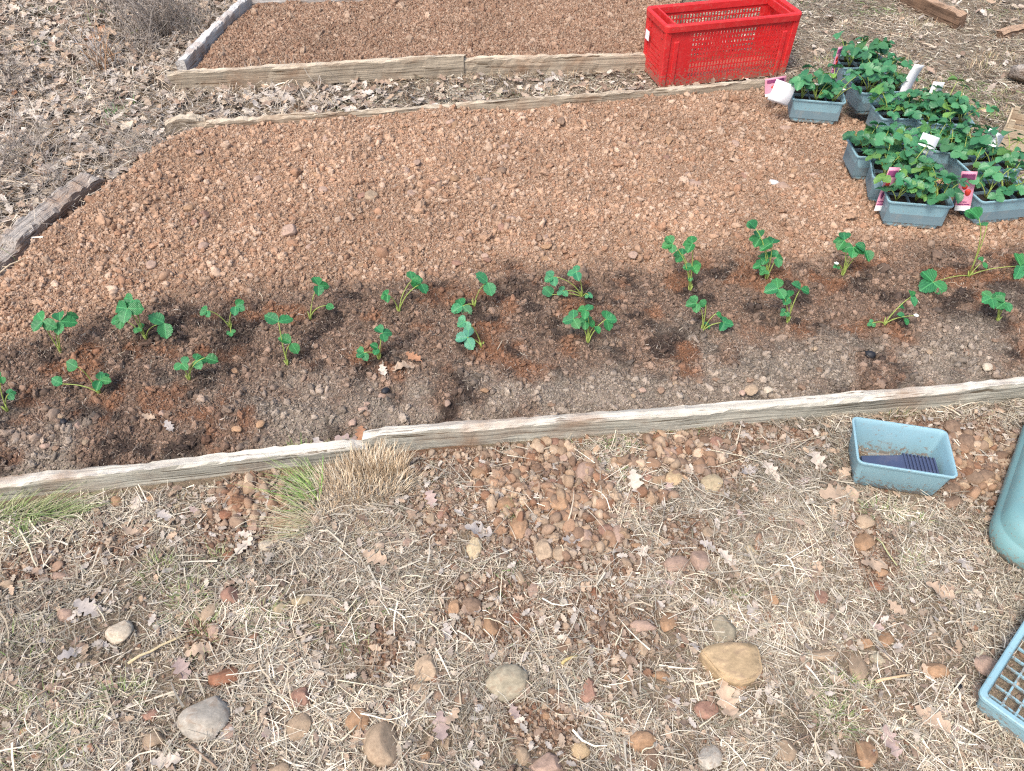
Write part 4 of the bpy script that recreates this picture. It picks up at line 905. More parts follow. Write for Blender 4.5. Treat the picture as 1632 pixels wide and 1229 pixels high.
for i, (b, lv, lab) in enumerate(SD):
    seedling(*b, lv, lab, flower={18: (1333, 420), 19: (1460, 503)}.get(i), tint={6: (1.3, 1.15, 1.3), 7: (2.6, 1.6, 3), 12: (1.7, 1.25, 1.8)}.get(i, (1, 1, 1)))

# filled trays -------------------------------------------------------
TX, TY, TBX, TBY, TH = .204, .142, .170, .114, .100
def clump_mesh(seed):
    """one tray leaf: stalk plus three leaflets, root at origin, leaning towards +y"""
    rng = random.Random(seed); Vs, Fs, Ms = [], [], []; n = 0; h = rng.uniform(.035, .105); reach = rng.uniform(.012, .05); L = rng.uniform(.020, .032)
    m = MB(); m.tube(curve3((0, 0, 0), (0, reach, h), (0, 0, .01), 5), [.0014, .0013, .0012, .0011, .001], 5)
    V = np.concatenate(m.V); Vs.append(V); n = len(V); faces = [tuple(int(q) for q in f) for fs in m.F.values() for arr in fs for f in arr]; mats = [1] * len(faces)
    nrm = Vector((rng.uniform(-.3, .3), .35, 1)).normalized(); fw = Vector((0, 1, rng.uniform(-.5, 0))).normalized()
    for a in (-100, 0, 100):
        B = frame_for(fw, nrm); d = B @ Vector((math.sin(R(-a)), math.cos(R(a)), rng.uniform(-.25, .1))); n2 = (nrm + B @ Vector((math.sin(R(-a)) * rng.uniform(-.2, .4), rng.uniform(-.3, .3), 0))).normalized()
        lv, lf = LFV[rng.randrange(6)]; l = L * rng.uniform(.85, 1.1); mt = np.array(frame_for(d, n2)); v = (lv * l) @ mt.T + np.array([0, reach, h]); Vs.append(v); faces += [tuple(int(q) + n for q in f) for f in lf]; mats += [0] * len(lf); n += len(lv)
    me = D.meshes.new('leaf'); me.from_pydata([tuple(v) for v in np.concatenate(Vs)], [], faces); me.materials.append(M['berry_small']); me.materials.append(M['stalk'])
    me.polygons.foreach_set('material_index', mats); me.polygons.foreach_set('use_smooth', [True] * len(faces)); me.update(); return me
def smallleafmat():
    m, nt, b = newmat('tray_leaf_material'); oi = N(nt, 'ShaderNodeObjectInfo'); tc = N(nt, 'ShaderNodeTexCoord').outputs['Object']
    base = mixc(nt, oi.outputs['Random'], (.035, .175, .080), (.085, .27, .115)); base = mixc(nt, 1.0, base, oi.outputs['Color'], 'MULTIPLY')
    base = mixc(nt, ramp(nt, noise(nt, 90, 4, .6, tc), [(.4, (0, 0, 0)), (.8, (.6,) * 3)]), base, (.09, .24, .10))
    nt.links.new(base, b.inputs['Base Color']); b.inputs['Roughness'].default_value = .4; b.inputs['Specular IOR Level'].default_value = .5; bump(nt, b, noise(nt, 160, 3, .6, tc), .3, .003)
    tr = N(nt, 'ShaderNodeBsdfTranslucent'); nt.links.new(base, tr.inputs[0]); mx = N(nt, 'ShaderNodeMixShader'); mx.inputs[0].default_value = .22
    out = nt.nodes['Material Output']; nt.links.new(b.outputs[0], mx.inputs[1]); nt.links.new(tr.outputs[0], mx.inputs[2]); nt.links.new(mx.outputs[0], out.inputs[0]); return m
M['berry_small'] = smallleafmat()
CL = [clump_mesh(200 + i) for i in range(14)]
def tray(px, py, yaw, label, which, dens=6, tz=None, zoff=0, mat='tray', lean=0):
    """px,py: photo position of the tray's front left bottom corner"""
    z0 = .056 if tz is None else tz; x, y = P(px, py, z0); a = R(yaw); cx = x + math.cos(a) * TBX / 2 - math.sin(a) * TBY / 2; cy = y + math.sin(a) * TBX / 2 + math.cos(a) * TBY / 2
    root = empty('seedling_tray', (cx, cy, z0), a); tag(root, label, 'seedling tray', 'grey green trays of strawberry plants')
    tray_body(root, TX, TY, TBX, TBY, TH, M[mat])
    c = MB(); cw = .0016
    for i in range(4): xx = -TX / 2 + .010 + i * (TX - .02) / 3; c.box(xx - cw, xx + cw, -TY / 2 + .009, TY / 2 - .009, .02, TH - .006)
    for j in range(3): yy = -TY / 2 + .010 + j * (TY - .02) / 2; c.box(-TX / 2 + .009, TX / 2 - .009, yy - cw * .9, yy + cw * .9, .021, TH - .0065)
    c.build('cell_insert', M['traydark' if mat == 'tray' else mat], root)
    xs = np.linspace(-TX / 2 + .0105, TX / 2 - .0105, 34); ys = np.linspace(-TY / 2 + .0105, TY / 2 - .0105, 24); sd = random.random() * 50
    zf = lambda X, Y: TH - .017 + .005 * fbm(X + sd, Y, 50, 3, 5) - .004 * np.maximum(np.abs(np.cos((X + TX / 2) * math.pi * 3 / TX)), 0) ** 2 * 0
    obj('potting_soil', grid_mesh('potting_soil', xs, ys, zf, lambda X, Y: np.tile([.03, .02, .015], (len(X), 1)), M['peat']), root)
    m4 = Matrix.Translation((cx, cy, z0)) @ Matrix.Rotation(a, 4, 'Z')
    for i in range(3):
        for j in range(2):
            cell = ('left', 'middle', 'right')[i] + ' cell, ' + ('front', 'back')[j] + ' row'
            lx = -TX / 2 + .01 + (i + .5) * (TX - .02) / 3; ly = -TY / 2 + .01 + (j + .5) * (TY - .02) / 2; w_ = m4 @ Vector((lx + random.uniform(-.006, .006), ly + random.uniform(-.006, .006), TH - .018))
            pr = empty('strawberry_plant', w_, random.uniform(0, 6.28)); tag(pr, 'strawberry plant in %s of %s' % (cell, which), 'strawberry plant', 'strawberry plants in ' + which)
            n = dens + random.randint(-1, 2)
            for k in range(n):
                o = obj('leaf', random.choice(CL), pr); s = random.uniform(.95, 1.4); o.scale = (s, s, s); o.rotation_euler = (random.uniform(-.25, .1), random.uniform(-.15, .15), k * 6.28 / n + random.uniform(-.4, .4)); v = random.uniform(.7, 1.35)
                warm = random.random() < .12; o.color = (v * (2.2 if warm else 1), v * (1.25 if warm else 1), v * (.6 if warm else 1), 1)
            if random.random() < .18:
                f = MB(); h = random.uniform(.05, .08); f.tube([(0, 0, 0), (.004, .01, h * .6), (.01, .02, h)], .0009, 4); o = f.build('flower_stalk', M['stalk'], pr, True); f = MB()
                for k in range(5):
                    aa = k * 1.257; u = np.array([math.cos(aa), math.sin(aa), .2]) * .008; v_ = np.array([-math.sin(aa), math.cos(aa), 0]) * .0055; q = np.array([.01, .02, h]); f.add([q, q + u * .7 + v_, q + u * 1.3, q + u * .7 - v_], np.array([(0, 1, 2, 3)]))
                f.build('petals', M['petal'], o)
    return root
tray(1259, 194, -11, 'filled strawberry tray nearest the red crate, its long side facing the bare soil', 'the tray nearest the red crate')
tray(1245, 168, 76, 'strawberry tray squeezed between the red crate side and the tray in front, mostly hidden', 'the hidden tray beside the red crate', 4) if False else None
tray(1366, 184, 6, 'strawberry tray right behind the one nearest the crate, dark gap between them', 'the second tray from the red crate')
tray(1338, 143, 2, 'farthest strawberry tray with a tall pink label at its left corner', 'the farthest tray')
tray(1398, 226, 2, 'strawberry tray in the middle of the group, almost covered by leaves', 'the middle tray of the group')
tray(1358, 287, -2, 'strawberry tray at the left edge of the group with open black cells', 'the left edge tray of the group')
tray(1384, 322, -14, 'strawberry tray just behind the lowest one, showing only its left side', 'the tray just behind the lowest one')
tray(1407, 360, -9, 'lowest strawberry tray, pale front with a pink label on its left corner', 'the lowest tray')
tray(1549, 360, 9, 'strawberry tray at the right edge with open black cells and few leaves', 'the tray cut by the right edge', 3)
tray(1462, 276, -16, 'strawberry tray in the second rank with a white card in it', 'the second rank tray with a white card')
tray(1532, 312, 8, 'strawberry tray behind the one at the right edge, beside the wooden crate', 'the tray beside the wooden crate', 3)
tray(1455, 232, -6, 'strawberry tray at the back right of the group beside dry straw', 'the back right tray')

# plant labels and cards
def card(px, py, z, wd, ht, rz, tiltx, mat, label, curl=0.0, prints=(), roll=0.0, name='plant_label', cat='plant label'):
    x, y = P(px, py, z); root = empty(name, (x, y, z), 0); root.rotation_euler = Euler((tiltx, roll, rz), 'XYZ'); tag(root, label, cat)
    def sheet(x0, x1, z0, z1, off, nm, m, par):
        n = 8; V = []; 
        for s in (0, 1):
            for i in range(n + 1):
                t = z0 + (z1 - z0) * i / n; b = curl * (t / ht) ** 2 * ht
                xa, xb = x0, x1
                if nm == 'printed_berry': u = 2 * i / n - 1; hw = (x1 - x0) / 2 * math.sqrt(max(.08, 1 - u * u)) * (1.08 if u > 0 else .94); xa, xb = (x0 + x1) / 2 - hw, (x0 + x1) / 2 + hw
                for xx in (xa, xb): V.append((xx, -b - off - (0 if s else .0006) , t * (1 - .15 * abs(curl) * t / ht)))
        q = []; k = 2 * (n + 1)
        for i in range(n): a = 2 * i; q += [(a, a + 1, a + 3, a + 2), (k + a, k + a + 2, k + a + 3, k + a + 1), (a, a + 2, k + a + 2, k + a), (a + 1, k + a + 1, k + a + 3, a + 3)]
        q += [(0, k, k + 1, 1), (2 * n, 2 * n + 1, k + 2 * n + 1, k + 2 * n)]
        return obj(nm, mesh_np(nm, V, np.array(q), m, True), par)
    sheet(-wd / 2, wd / 2, 0, ht, 0, 'card', M[mat], root)
    for (a, b, c, d, m, nm) in prints: sheet(-wd / 2 + a * wd, -wd / 2 + b * wd, c * ht, d * ht, .0009, nm, M[m], root)
    return root
PR = [(.08, .92, .78, .93, 'purple', 'printed_heading'), (.2, .6, .52, .68, 'redprint', 'printed_berry'), (.45, .85, .36, .54, 'redprint', 'printed_berry'), (.15, .4, .28, .44, 'purple', 'printed_berry'), (.0, 1, .0, .12, 'card', 'white_margin'), (.1, .9, .14, .17, 'purple', 'printed_line'), (.1, .7, .2, .225, 'purple', 'printed_line')]
card(1401, 336, .085, .040, .150, R(10), R(-12), 'pink', 'tall pink plant label with red strawberries on the left corner of the lowest tray', .05, PR, R(6))
card(1236, 152, .12, .085, .070, R(4), R(-30), 'pink', 'wide pink label with purple print sticking out beside the red crate', .25, [(.1, .9, .7, .9, 'purple', 'printed_heading'), (.3, .85, .3, .6, 'redprint', 'printed_berry'), (.0, 1, .0, .14, 'card', 'white_margin')], R(-8))
card(1238, 164, .14, .082, .075, R(-14), R(18), 'card', 'curled white card hanging on the left corner of the tray nearest the crate', -.55, (), R(14), 'white_card', 'card')
card(1326, 122, .13, .030, .120, R(35), R(-6), 'pink', 'tall narrow pink label at the corner of the farthest tray', .05, PR, R(5))
card(1440, 150, .15, .045, .120, R(10), R(-10), 'card', 'bluish white card at the back of the group, leaf lying over it', .2, (), R(10), 'white_card', 'card')
card(1478, 176, .15, .042, .110, R(-6), R(-4), 'card', 'upright grey white card standing at the back right of the trays', .03, (), R(2), 'white_card', 'card')
card(1472, 244, .185, .062, .062, R(-10), R(-35), 'card', 'white square card tilted among the leaves in the centre of the trays', .1, (), R(14), 'white_card', 'card')
card(1572, 240, .17, .062, .068, R(-12), R(-35), 'card', 'white square card tilted beside the wooden crate', .05, (), R(22), 'white_card', 'card')
card(1533, 336, .10, .045, .14, R(-25), R(-18), 'pink', 'pink and purple label bending between the lowest tray and the right edge tray', .3, PR, R(-12))
card(1600, 282, .09, .045, .03, R(-20), R(-50), 'card', 'small torn white paper beside the wooden crate', .2, (), R(30), 'white_card', 'card')

# empty tray with nested pots
x, y = P(1356, 774); a = R(-12.2); bx_, by_ = .188, .118; cx = x + math.cos(a) * bx_ / 2 - math.sin(a) * by_ / 2; cy = y + math.sin(a) * bx_ / 2 + math.cos(a) * by_ / 2
et = empty('empty_tray', (cx, cy, .004), a); tag(et, 'empty grey green plastic tray holding nested dark pots in front of the near board', 'tray')
tray_body(et, .219, .149, bx_, by_, .10, M['tray'], .012)
m4 = Matrix.Translation((cx, cy, .004)) @ Matrix.Rotation(a, 4, 'Z')
def potmesh():
    k = []; L = .098; w0, w1 = .036, .050
    out = [rrect(w0 / 2, w0 / 2, .006, 0, 3), rrect(w1 / 2, w1 / 2, .006, L - .004, 3), rrect(w1 / 2 + .0045, w1 / 2 + .0045, .008, L - .0035, 3), rrect(w1 / 2 + .0045, w1 / 2 + .0045, .008, L, 3)]
    inn = [rrect(w1 / 2 + .001, w1 / 2 + .001, .006, L, 3), rrect(w1 / 2 - .001, w1 / 2 - .001, .005, L - .012, 3), rrect(w0 / 2 - .0012, w0 / 2 - .0012, .005, .0015, 3)]
    V, Fs = loft(out + inn); V = V[:, [2, 0, 1]]; return mesh_np('plant_pot', V, Fs, M['navy'], False)
pm = potmesh()
for i in range(9):
    o = obj('plant_pot', pm); tag(o, 'dark blue plastic pot, %s rim from the left in the nested stack' % 'first second third fourth fifth sixth seventh eighth ninth'.split()[i], 'plant pot', 'nested pots in the empty tray')
    o.matrix_world = m4 @ Matrix.Translation((-.079 + i * .0085, -.020, .032)) @ Matrix.Rotation(R(3), 4, 'Z') @ Matrix.Rotation(R(-3), 4, 'Y')

# red crate
cr = empty('red_crate', (0, 0, 0)); A = P(1052, 142, .0); yaw = R(14); CL_, CD, CH = .605, .215, .275; TLx, TDx = .638, .245
cr.location = (A[0] + math.cos(yaw) * CL_ / 2 - math.sin(yaw) * CD / 2, A[1] + math.sin(yaw) * CL_ / 2 + math.cos(yaw) * CD / 2, .004); cr.rotation_euler = (0, 0, yaw)
tag(cr, 'bright red slotted plastic harvest crate standing on grass behind the bed', 'crate')
def slotwall(P00, P10, P01, P11, inward, nx, ny, th, u0, u1, v0, v1, holes=True, fu=.5, fv=.42, parent=None, name='slotted_wall', skip=None):
    """quad wall with through slots: P00,P10 bottom, P01,P11 top; inward vector"""
    P00, P10, P01, P11, inw = [np.array(q, float) for q in (P00, P10, P01, P11, inward)]
    us = [0]; 
    for i in range(nx): c0 = u0 + (u1 - u0) * i / nx; c1 = u0 + (u1 - u0) * (i + 1) / nx; g = (c1 - c0) * (1 - fu) / 2; us += [c0 + g, c1 - g]
    us.append(1); vs = [0]
    for i in range(ny): c0 = v0 + (v1 - v0) * i / ny; c1 = v0 + (v1 - v0) * (i + 1) / ny; g = (c1 - c0) * (1 - fv) / 2; vs += [c0 + g, c1 - g]
    vs.append(1); nu, nv = len(us), len(vs)
    def pt(u, v, k): return (P00 * (1 - u) * (1 - v) + P10 * u * (1 - v) + P01 * (1 - u) * v + P11 * u * v) + inw * th * k
    V = [pt(u, v, k) for k in (0, 1) for v in vs for u in us]; q = []; o2 = nu * nv
    hole = lambda i, j: i % 2 == 1 and j % 2 == 1 and 0 < i < nu - 1 and 0 < j < nv - 1 and i < nu - 1 and not (skip and skip(i // 2, j // 2))
    for j in range(nv - 1):
        for i in range(nu - 1):
            a = j * nu + i
            if hole(i, j): q += [(a, a + o2, a + 1 + o2, a + 1), (a + 1, a + 1 + o2, a + nu + 1 + o2, a + nu + 1), (a + nu + 1, a + nu + 1 + o2, a + nu + o2, a + nu), (a + nu, a + nu + o2, a + o2, a)]
            else: q += [(a, a + 1, a + nu + 1, a + nu), (a + o2, a + nu + o2, a + nu + 1 + o2, a + 1 + o2)]
    return obj(name, mesh_np(name, V, np.array(q), M['red'], False), parent)
bx, by, tx, ty = CL_ / 2, CD / 2, TLx / 2 - .012, TDx / 2 - .012; zt = CH - .02
slotwall((-bx, -by, .0), (bx, -by, .0), (-tx, -ty, zt), (tx, -ty, zt), (0, 1, 0), 30, 9, .0022, .20, .93, .14, .90, parent=cr, fu=.60, fv=.76)
slotwall((bx, by, .0), (-bx, by, .0), (tx, ty, zt), (-tx, ty, zt), (0, -1, 0), 32, 9, .0022, .10, .90, .14, .90, parent=cr, fu=.60, fv=.76)
slotwall((-bx, by, .0), (-bx, -by, .0), (-tx, ty, zt), (-tx, -ty, zt), (1, 0, 0), 10, 6, .004, .2, .8, .1, .6, parent=cr, name='end_wall')
slotwall((bx, -by, .0), (bx, by, .0), (tx, -ty, zt), (tx, ty, zt), (-1, 0, 0), 10, 6, .004, .2, .8, .1, .6, parent=cr, name='end_wall')
m = MB(); m.box(-bx + .006, bx - .006, -by + .006, by - .006, .0, .006); m.build('crate_floor', M['red'], cr)
out = [rrect(tx + .002, ty + .002, .02, zt - .014, 5), rrect(tx + .012, ty + .012, .024, zt - .012, 5), rrect(tx + .014, ty + .014, .026, zt + .012, 5), rrect(tx + .011, ty + .011, .024, zt + .018, 5)]
inn = [rrect(tx - .001, ty - .001, .018, zt + .018, 5), rrect(tx - .006, ty - .006, .016, zt + .012, 5), rrect(tx - .007, ty - .007, .016, zt - .014, 5)]
V, Fs = loft(out + inn, False, False); k = 24; nr = 7
q = [((nr - 1) * k + j, (nr - 1) * k + (j + 1) % k, (j + 1) % k, j) for j in range(k)]; bevel_smooth(obj('rim', mesh_np('rim', V, [Fs[0], np.array(q)], M['red']), cr), 30)
for sx in (-1, 1):
    for sy in (-1, 1):
        m = MB(); V, Fs = loft([rrect(.011, .004, .003, 0, 2, sx * (bx - .048), sy * (by + .0035)), rrect(.011, .004, .003, zt - .06, 2, sx * (tx - .052), sy * (ty - .001)), rrect(.011, .002, .0015, zt - .055, 2, sx * (tx - .052), sy * (ty - .002))]); m.add(V, Fs); m.build('corner_rib', M['red'], cr)
        m = MB(); V, Fs = loft([rrect(.013, .013, .004, .0, 3, sx * (bx - .008), sy * (by - .008)), rrect(.014, .014, .004, zt - .012, 3, sx * (tx - .008), sy * (ty - .008))]); m.add(V, Fs); m.build('corner_post', M['red'], cr)
for sx in (-1, 1):                                   # hand holds: shelf with a gap at each end
    m = MB(); m.box(sx * tx - .004 - (0 if sx > 0 else 0), sx * tx + .004, -ty + .03, -ty + .055, zt - .05, zt - .016); m.box(sx * tx - .004, sx * tx + .004, ty - .055, ty - .03, zt - .05, zt - .016)
    m.box(min(sx * tx, sx * (tx - .042)), max(sx * tx, sx * (tx - .042)), -ty + .01, -ty + .018, zt - .03, zt + .0155); m.box(min(sx * (tx - .034), sx * (tx - .042)), max(sx * (tx - .034), sx * (tx - .042)), -ty + .019, ty - .019, zt - .012, zt + .016); m.build('handle', M['red'], cr)
m = MB(); m.box(-bx - .014, -bx - .0125, .045, .085, .15, .19); o = m.build('sticker', M['card'], cr); o.location.x = -.004

# pale wooden crate at the right
wc = empty('wooden_crate', (*P(1586, 240, .0), 0), R(-32)); tag(wc, 'pale wooden fruit crate cut by the right edge behind the strawberry trays', 'crate')
for k, (x0, x1, y0, y1, z0, z1, nm) in enumerate([(0, .36, 0, .007, .012, .052, 'slat'), (0, .36, 0, .007, .058, .098, 'slat'), (0, .36, .30, .307, .012, .052, 'slat'), (0, .36, .30, .307, .058, .098, 'slat'), (-.006, .0, .0, .307, .010, .060, 'end_board'), (-.006, .0, .0, .307, .064, .115, 'end_board'),
        (.002, .022, .009, .027, .0, .125, 'corner_post'), (.002, .022, .28, .298, .0, .125, 'corner_post'), (0, .36, .008, .10, .004, .010, 'floor_slat'), (0, .36, .105, .20, .004, .010, 'floor_slat'), (0, .36, .205, .298, .004, .010, 'floor_slat')]):
    y0, y1 = y0 * .5, y1 * .5; m = MB(); m.box(x0, x1, y0, y1, z0, z1); m.build(nm, M['wood_new'], wc)

# turquoise moulded container
A = P(1572, 850, .03); B = P(1632, 706, .10); yaw = math.atan2(B[1] - A[1], B[0] - A[0]); LN, WD = .52, .30
ct = empty('plastic_container', (0, 0, 0), yaw); A2 = np.array(P(1566, 872, .0)); u = np.array([math.cos(yaw), math.sin(yaw)]); nn = np.array([u[1], -u[0]])
c = A2 + u * (LN / 2 - .03) + nn * (WD / 2 - .008); ct.location = (c[0], c[1], .006); tag(ct, 'turquoise moulded plastic container with rounded corners cut off by the right edge', 'plastic container')
pr = [(.014, 0), (.004, .008), (0, .026), (.001, .058), (.006, .062), (.007, .067), (.010, .085), (.017, .098), (.028, .106), (.042, .109)]
rings = [rrect(LN / 2 - i, WD / 2 - i, .085 - min(i, .04), z, 10) for i, z in pr] + [rrect(LN / 2 - .050, WD / 2 - .050, .045, .107, 10), rrect(LN / 2 - .056, WD / 2 - .056, .04, .085, 10), rrect(LN / 2 - .066, WD / 2 - .066, .035, .078, 10), rrect(LN / 2 - .10, WD / 2 - .10, .02, .078, 10), rrect(LN / 2 - .104, WD / 2 - .104, .02, .092, 10)]
V, Fs = loft(rings); bevel_smooth(obj('container_shell', mesh_np('container_shell', V, Fs, M['teal']), ct), 60)
m = MB(); m.tube([(-.12, -.02, .090), (-.10, -.02, .097), (.1, -.02, .097), (.12, -.02, .090)], .006, 6); m.build('moulded_rib', M['teal'], ct, True)

# lattice tray at the lower right
yaw = R(43.3); LX, LY, LH = .40, .30, .062; x, y = P(1558, 1107, LH); lt = empty('lattice_tray', (0, 0, 0), yaw)
lt.location = (x + math.cos(yaw) * LX / 2 + math.sin(yaw) * LY / 2, y + math.sin(yaw) * LX / 2 - math.cos(yaw) * LY / 2, .002); tag(lt, 'blue green plastic tray with open lattice floor at the lower right corner', 'tray')
rings = [rrect(LX / 2 - .012, LY / 2 - .012, .012, 0, 5), rrect(LX / 2 - .004, LY / 2 - .004, .014, LH - .010, 5), rrect(LX / 2 + .001, LY / 2 + .001, .016, LH - .009, 5), rrect(LX / 2 + .001, LY / 2 + .001, .016, LH - .002, 5), rrect(LX / 2 - .001, LY / 2 - .001, .015, LH, 5),
         rrect(LX / 2 - .009, LY / 2 - .009, .011, LH, 5), rrect(LX / 2 - .011, LY / 2 - .011, .010, LH - .002, 5), rrect(LX / 2 - .020, LY / 2 - .020, .010, .004, 5), rrect(LX / 2 - .020, LY / 2 - .020, .010, 0, 5)]
V, Fs = loft(rings, False, False); k = 24; q = [((len(rings) - 1) * k + j, (len(rings) - 1) * k + (j + 1) % k, (j + 1) % k, j) for j in range(k)]
bevel_smooth(obj('tray_wall', mesh_np('tray_wall', V, [Fs[0], np.array(q)], M['tray']), lt), 35)
nx_, ny_ = 13, 10; hx, hy = LX / 2 - .019, LY / 2 - .019
for i in range(1, nx_): m = MB(); xx = -hx + 2 * hx * i / nx_; m.box(xx - .0019, xx + .0019, -hy, hy, .0142, .0195); m.build('lattice_bar', M['tray'], lt)
for i in range(1, ny_): m = MB(); yy = -hy + 2 * hy * i / ny_; m.box(-hx, hx, yy - .0019, yy + .0019, .0138, .0190); m.build('lattice_bar', M['tray'], lt)

# ---------------------------------------------------------------- grasses, tuft, dead weeds
def blades(n, cx, cy, rx, ry, h0, h1, lean, wd, pal, m, radial=.6, seed=0, dirv=None):
    for i in range(n):
        a = random.uniform(0, 6.28); r = math.sqrt(random.random()); x = cx + rx * r * math.cos(a); y = cy + ry * r * math.sin(a); z = Hs(x, y) - .002 if seed == 0 else 0
        h = random.uniform(h0, h1); ld = Vector((math.cos(a) * r * radial + random.gauss(0, .35), math.sin(a) * r * radial + random.gauss(0, .35), 0))
        if dirv: ld += Vector(dirv)
        ld *= lean * h; w_ = wd * random.uniform(.6, 1.3); u = Vector((-ld.y, ld.x, 0)); u = u.normalized() * w_ if u.length > 1e-6 else Vector((w_, 0, 0))
        c = np.array(random.choice(pal)) * random.uniform(.75, 1.25); p0 = Vector((x, y, z)); V = []
        for t in (0, .35, .7, 1.0):
            p = p0 + ld * t * t + Vector((0, 0, h * (t - .3 * lean * t * t))); k = (1 - t) * .85 + .08; V += [tuple(p - u * k), tuple(p + u * k)]
        m.add(V, np.array([(0, 1, 3, 2), (2, 3, 5, 4), (4, 5, 7, 6)]), tuple(np.clip(c, 0, 1)))
TAN = [(.52, .38, .24), (.58, .46, .32), (.46, .30, .18), (.60, .50, .38), (.42, .28, .17)]; GRN = [(.16, .26, .07), (.24, .33, .12), (.33, .38, .18), (.12, .22, .06)]; PG = [(.46, .46, .28), (.38, .40, .20), (.5, .46, .3)]
GRN2 = [(.20, .36, .08), (.28, .42, .13), (.15, .30, .07), (.38, .48, .16)]
SCR = lambda px: px / scale_at(550, 780)
tf = empty('grass_tuft', (*P(560, 800), 0)); tag(tf, 'dense tuft of tan dry grass, green at its left, over the near board joint', 'grass tuft')
def tuftpart(name, specs):
    m = MB()
    for (n, px, py, rx, ry, h0, h1, lean, wd, pal, dv) in specs:
        c = P(px, py); blades(n, c[0] - tf.location.x, c[1] - tf.location.y, SCR(rx), SCR(ry) * 1.3, h0, h1, lean, wd, pal, m, seed=1, dirv=dv)
    o = m.build(name, M['straw'], tf, True); return o

TAN2 = [(.64, .52, .36), (.70, .60, .45), (.56, .43, .29), (.74, .67, .54), (.46, .33, .21), (.66, .53, .37), (.40, .30, .2)]
tuftpart('dry_stems', [(1200, 585, 775, 72, 34, .025, .058, .6, .0015, TAN2, (.05, .25, 0)), (650, 600, 750, 52, 18, .04, .075, .45, .0017, TAN2, (.15, .3, 0)), (900, 545, 840, 55, 30, .008, .03, 1.6, .0015, TAN2, None), (900, 630, 800, 60, 45, .006, .03, 1.7, .0013, TAN2, None), (450, 520, 800, 30, 40, .015, .045, 1.1, .0014, TAN2, (-.3, .2, 0)), (700, 590, 800, 80, 45, .006, .02, 2.2, .0016, TAN2 + TAN, None)])
tuftpart('green_blades', [(130, 500, 790, 16, 30, .04, .085, 1.0, .0013, GRN2 + PG, (-.9, .45, 0)), (120, 498, 842, 14, 18, .03, .075, 1.3, .0011, PG + TAN[:2], (-1.3, .1, 0)), (90, 482, 738, 11, 7, .03, .06, .6, .0018, GRN2, (-.1, .5, 0)), (70, 535, 728, 16, 6, .03, .055, .5, .0016, GRN2 + PG, (0, .3, 0)), (60, 555, 722, 12, 4, .02, .045, .5, .0016, GRN2, (0, .2, 0))])
m = MB()
def gpatch(n, px, py, rx, ry, h0, h1, lean, pal, dv=None, wd=.0011):
    c = P(px, py); s = scale_at(px, py); blades(n, c[0], c[1], rx / s, ry / s * 1.3, h0, h1, lean, wd, pal, m, dirv=dv)
gpatch(420, 40, 822, 90, 9, .02, .07, 1.1, GRN + PG, (.9, .3, 0))
gpatch(60, 40, 860, 25, 14, .03, .07, 1.0, GRN)
for a in [(60, 300, 965, 26, 26), (50, 255, 915, 30, 25), (40, 200, 1110, 30, 18), (60, 115, 1175, 35, 20), (40, 60, 1140, 40, 30), (30, 330, 1010, 16, 30), (40, 420, 990, 30, 20), (30, 350, 900, 25, 14), (25, 560, 1000, 60, 30), (30, 1400, 820, 30, 12), (24, 1452, 900, 14, 8), (30, 1450, 835, 30, 12), (40, 1340, 1100, 40, 14), (16, 1170, 955, 10, 6), (40, 1330, 1150, 30, 20), (30, 60, 1220, 40, 14), (60, 30, 1060, 40, 60), (18, 818, 820, 10, 8)]:
    gpatch(a[0] * 3, *a[1:], .010, .038, 1.2, GRN + PG)
gpatch(60, 1425, 664, 30, 6, .02, .04, .6, GRN + TAN); gpatch(40, 1530, 668, 60, 5, .01, .03, .7, TAN + PG)
gpatch(260, 900, 705, 320, 5, .006, .02, .9, TAN + PG); gpatch(200, 250, 795, 200, 6, .006, .02, .9, TAN + PG)
for q in range(34): gpatch(50, random.uniform(1280, 1630), random.uniform(0, 190) , 26, 16, .015, .05, .9, TAN + PG + [(.3, .32, .15)], wd=.0016)
for q in range(34): gpatch(45, random.uniform(330, 1030), 160 - random.uniform(0, 40), 26, 8, .015, .05, .9, TAN + [(.42, .38, .33)] * 3, wd=.0014)
tag(m.build('short_grass', M['straw'], None, True), 'short green and straw coloured grass blades growing in patches around the beds', kind='stuff')
m = MB()
for (n, px, py) in [(26, 160, 25), (20, 60, 20), (22, 185, 185), (14, 210, 170), (10, 30, 75), (10, 90, 75)]: gpatch(n * 2, px, py, 30, 12, .02, .05, .8, [(.10, .24, .10), (.16, .28, .12)], wd=.003)
tag(m.build('green_weeds', M['straw'], None, True), 'sparse small green weeds coming up through the leaf litter', kind='stuff')
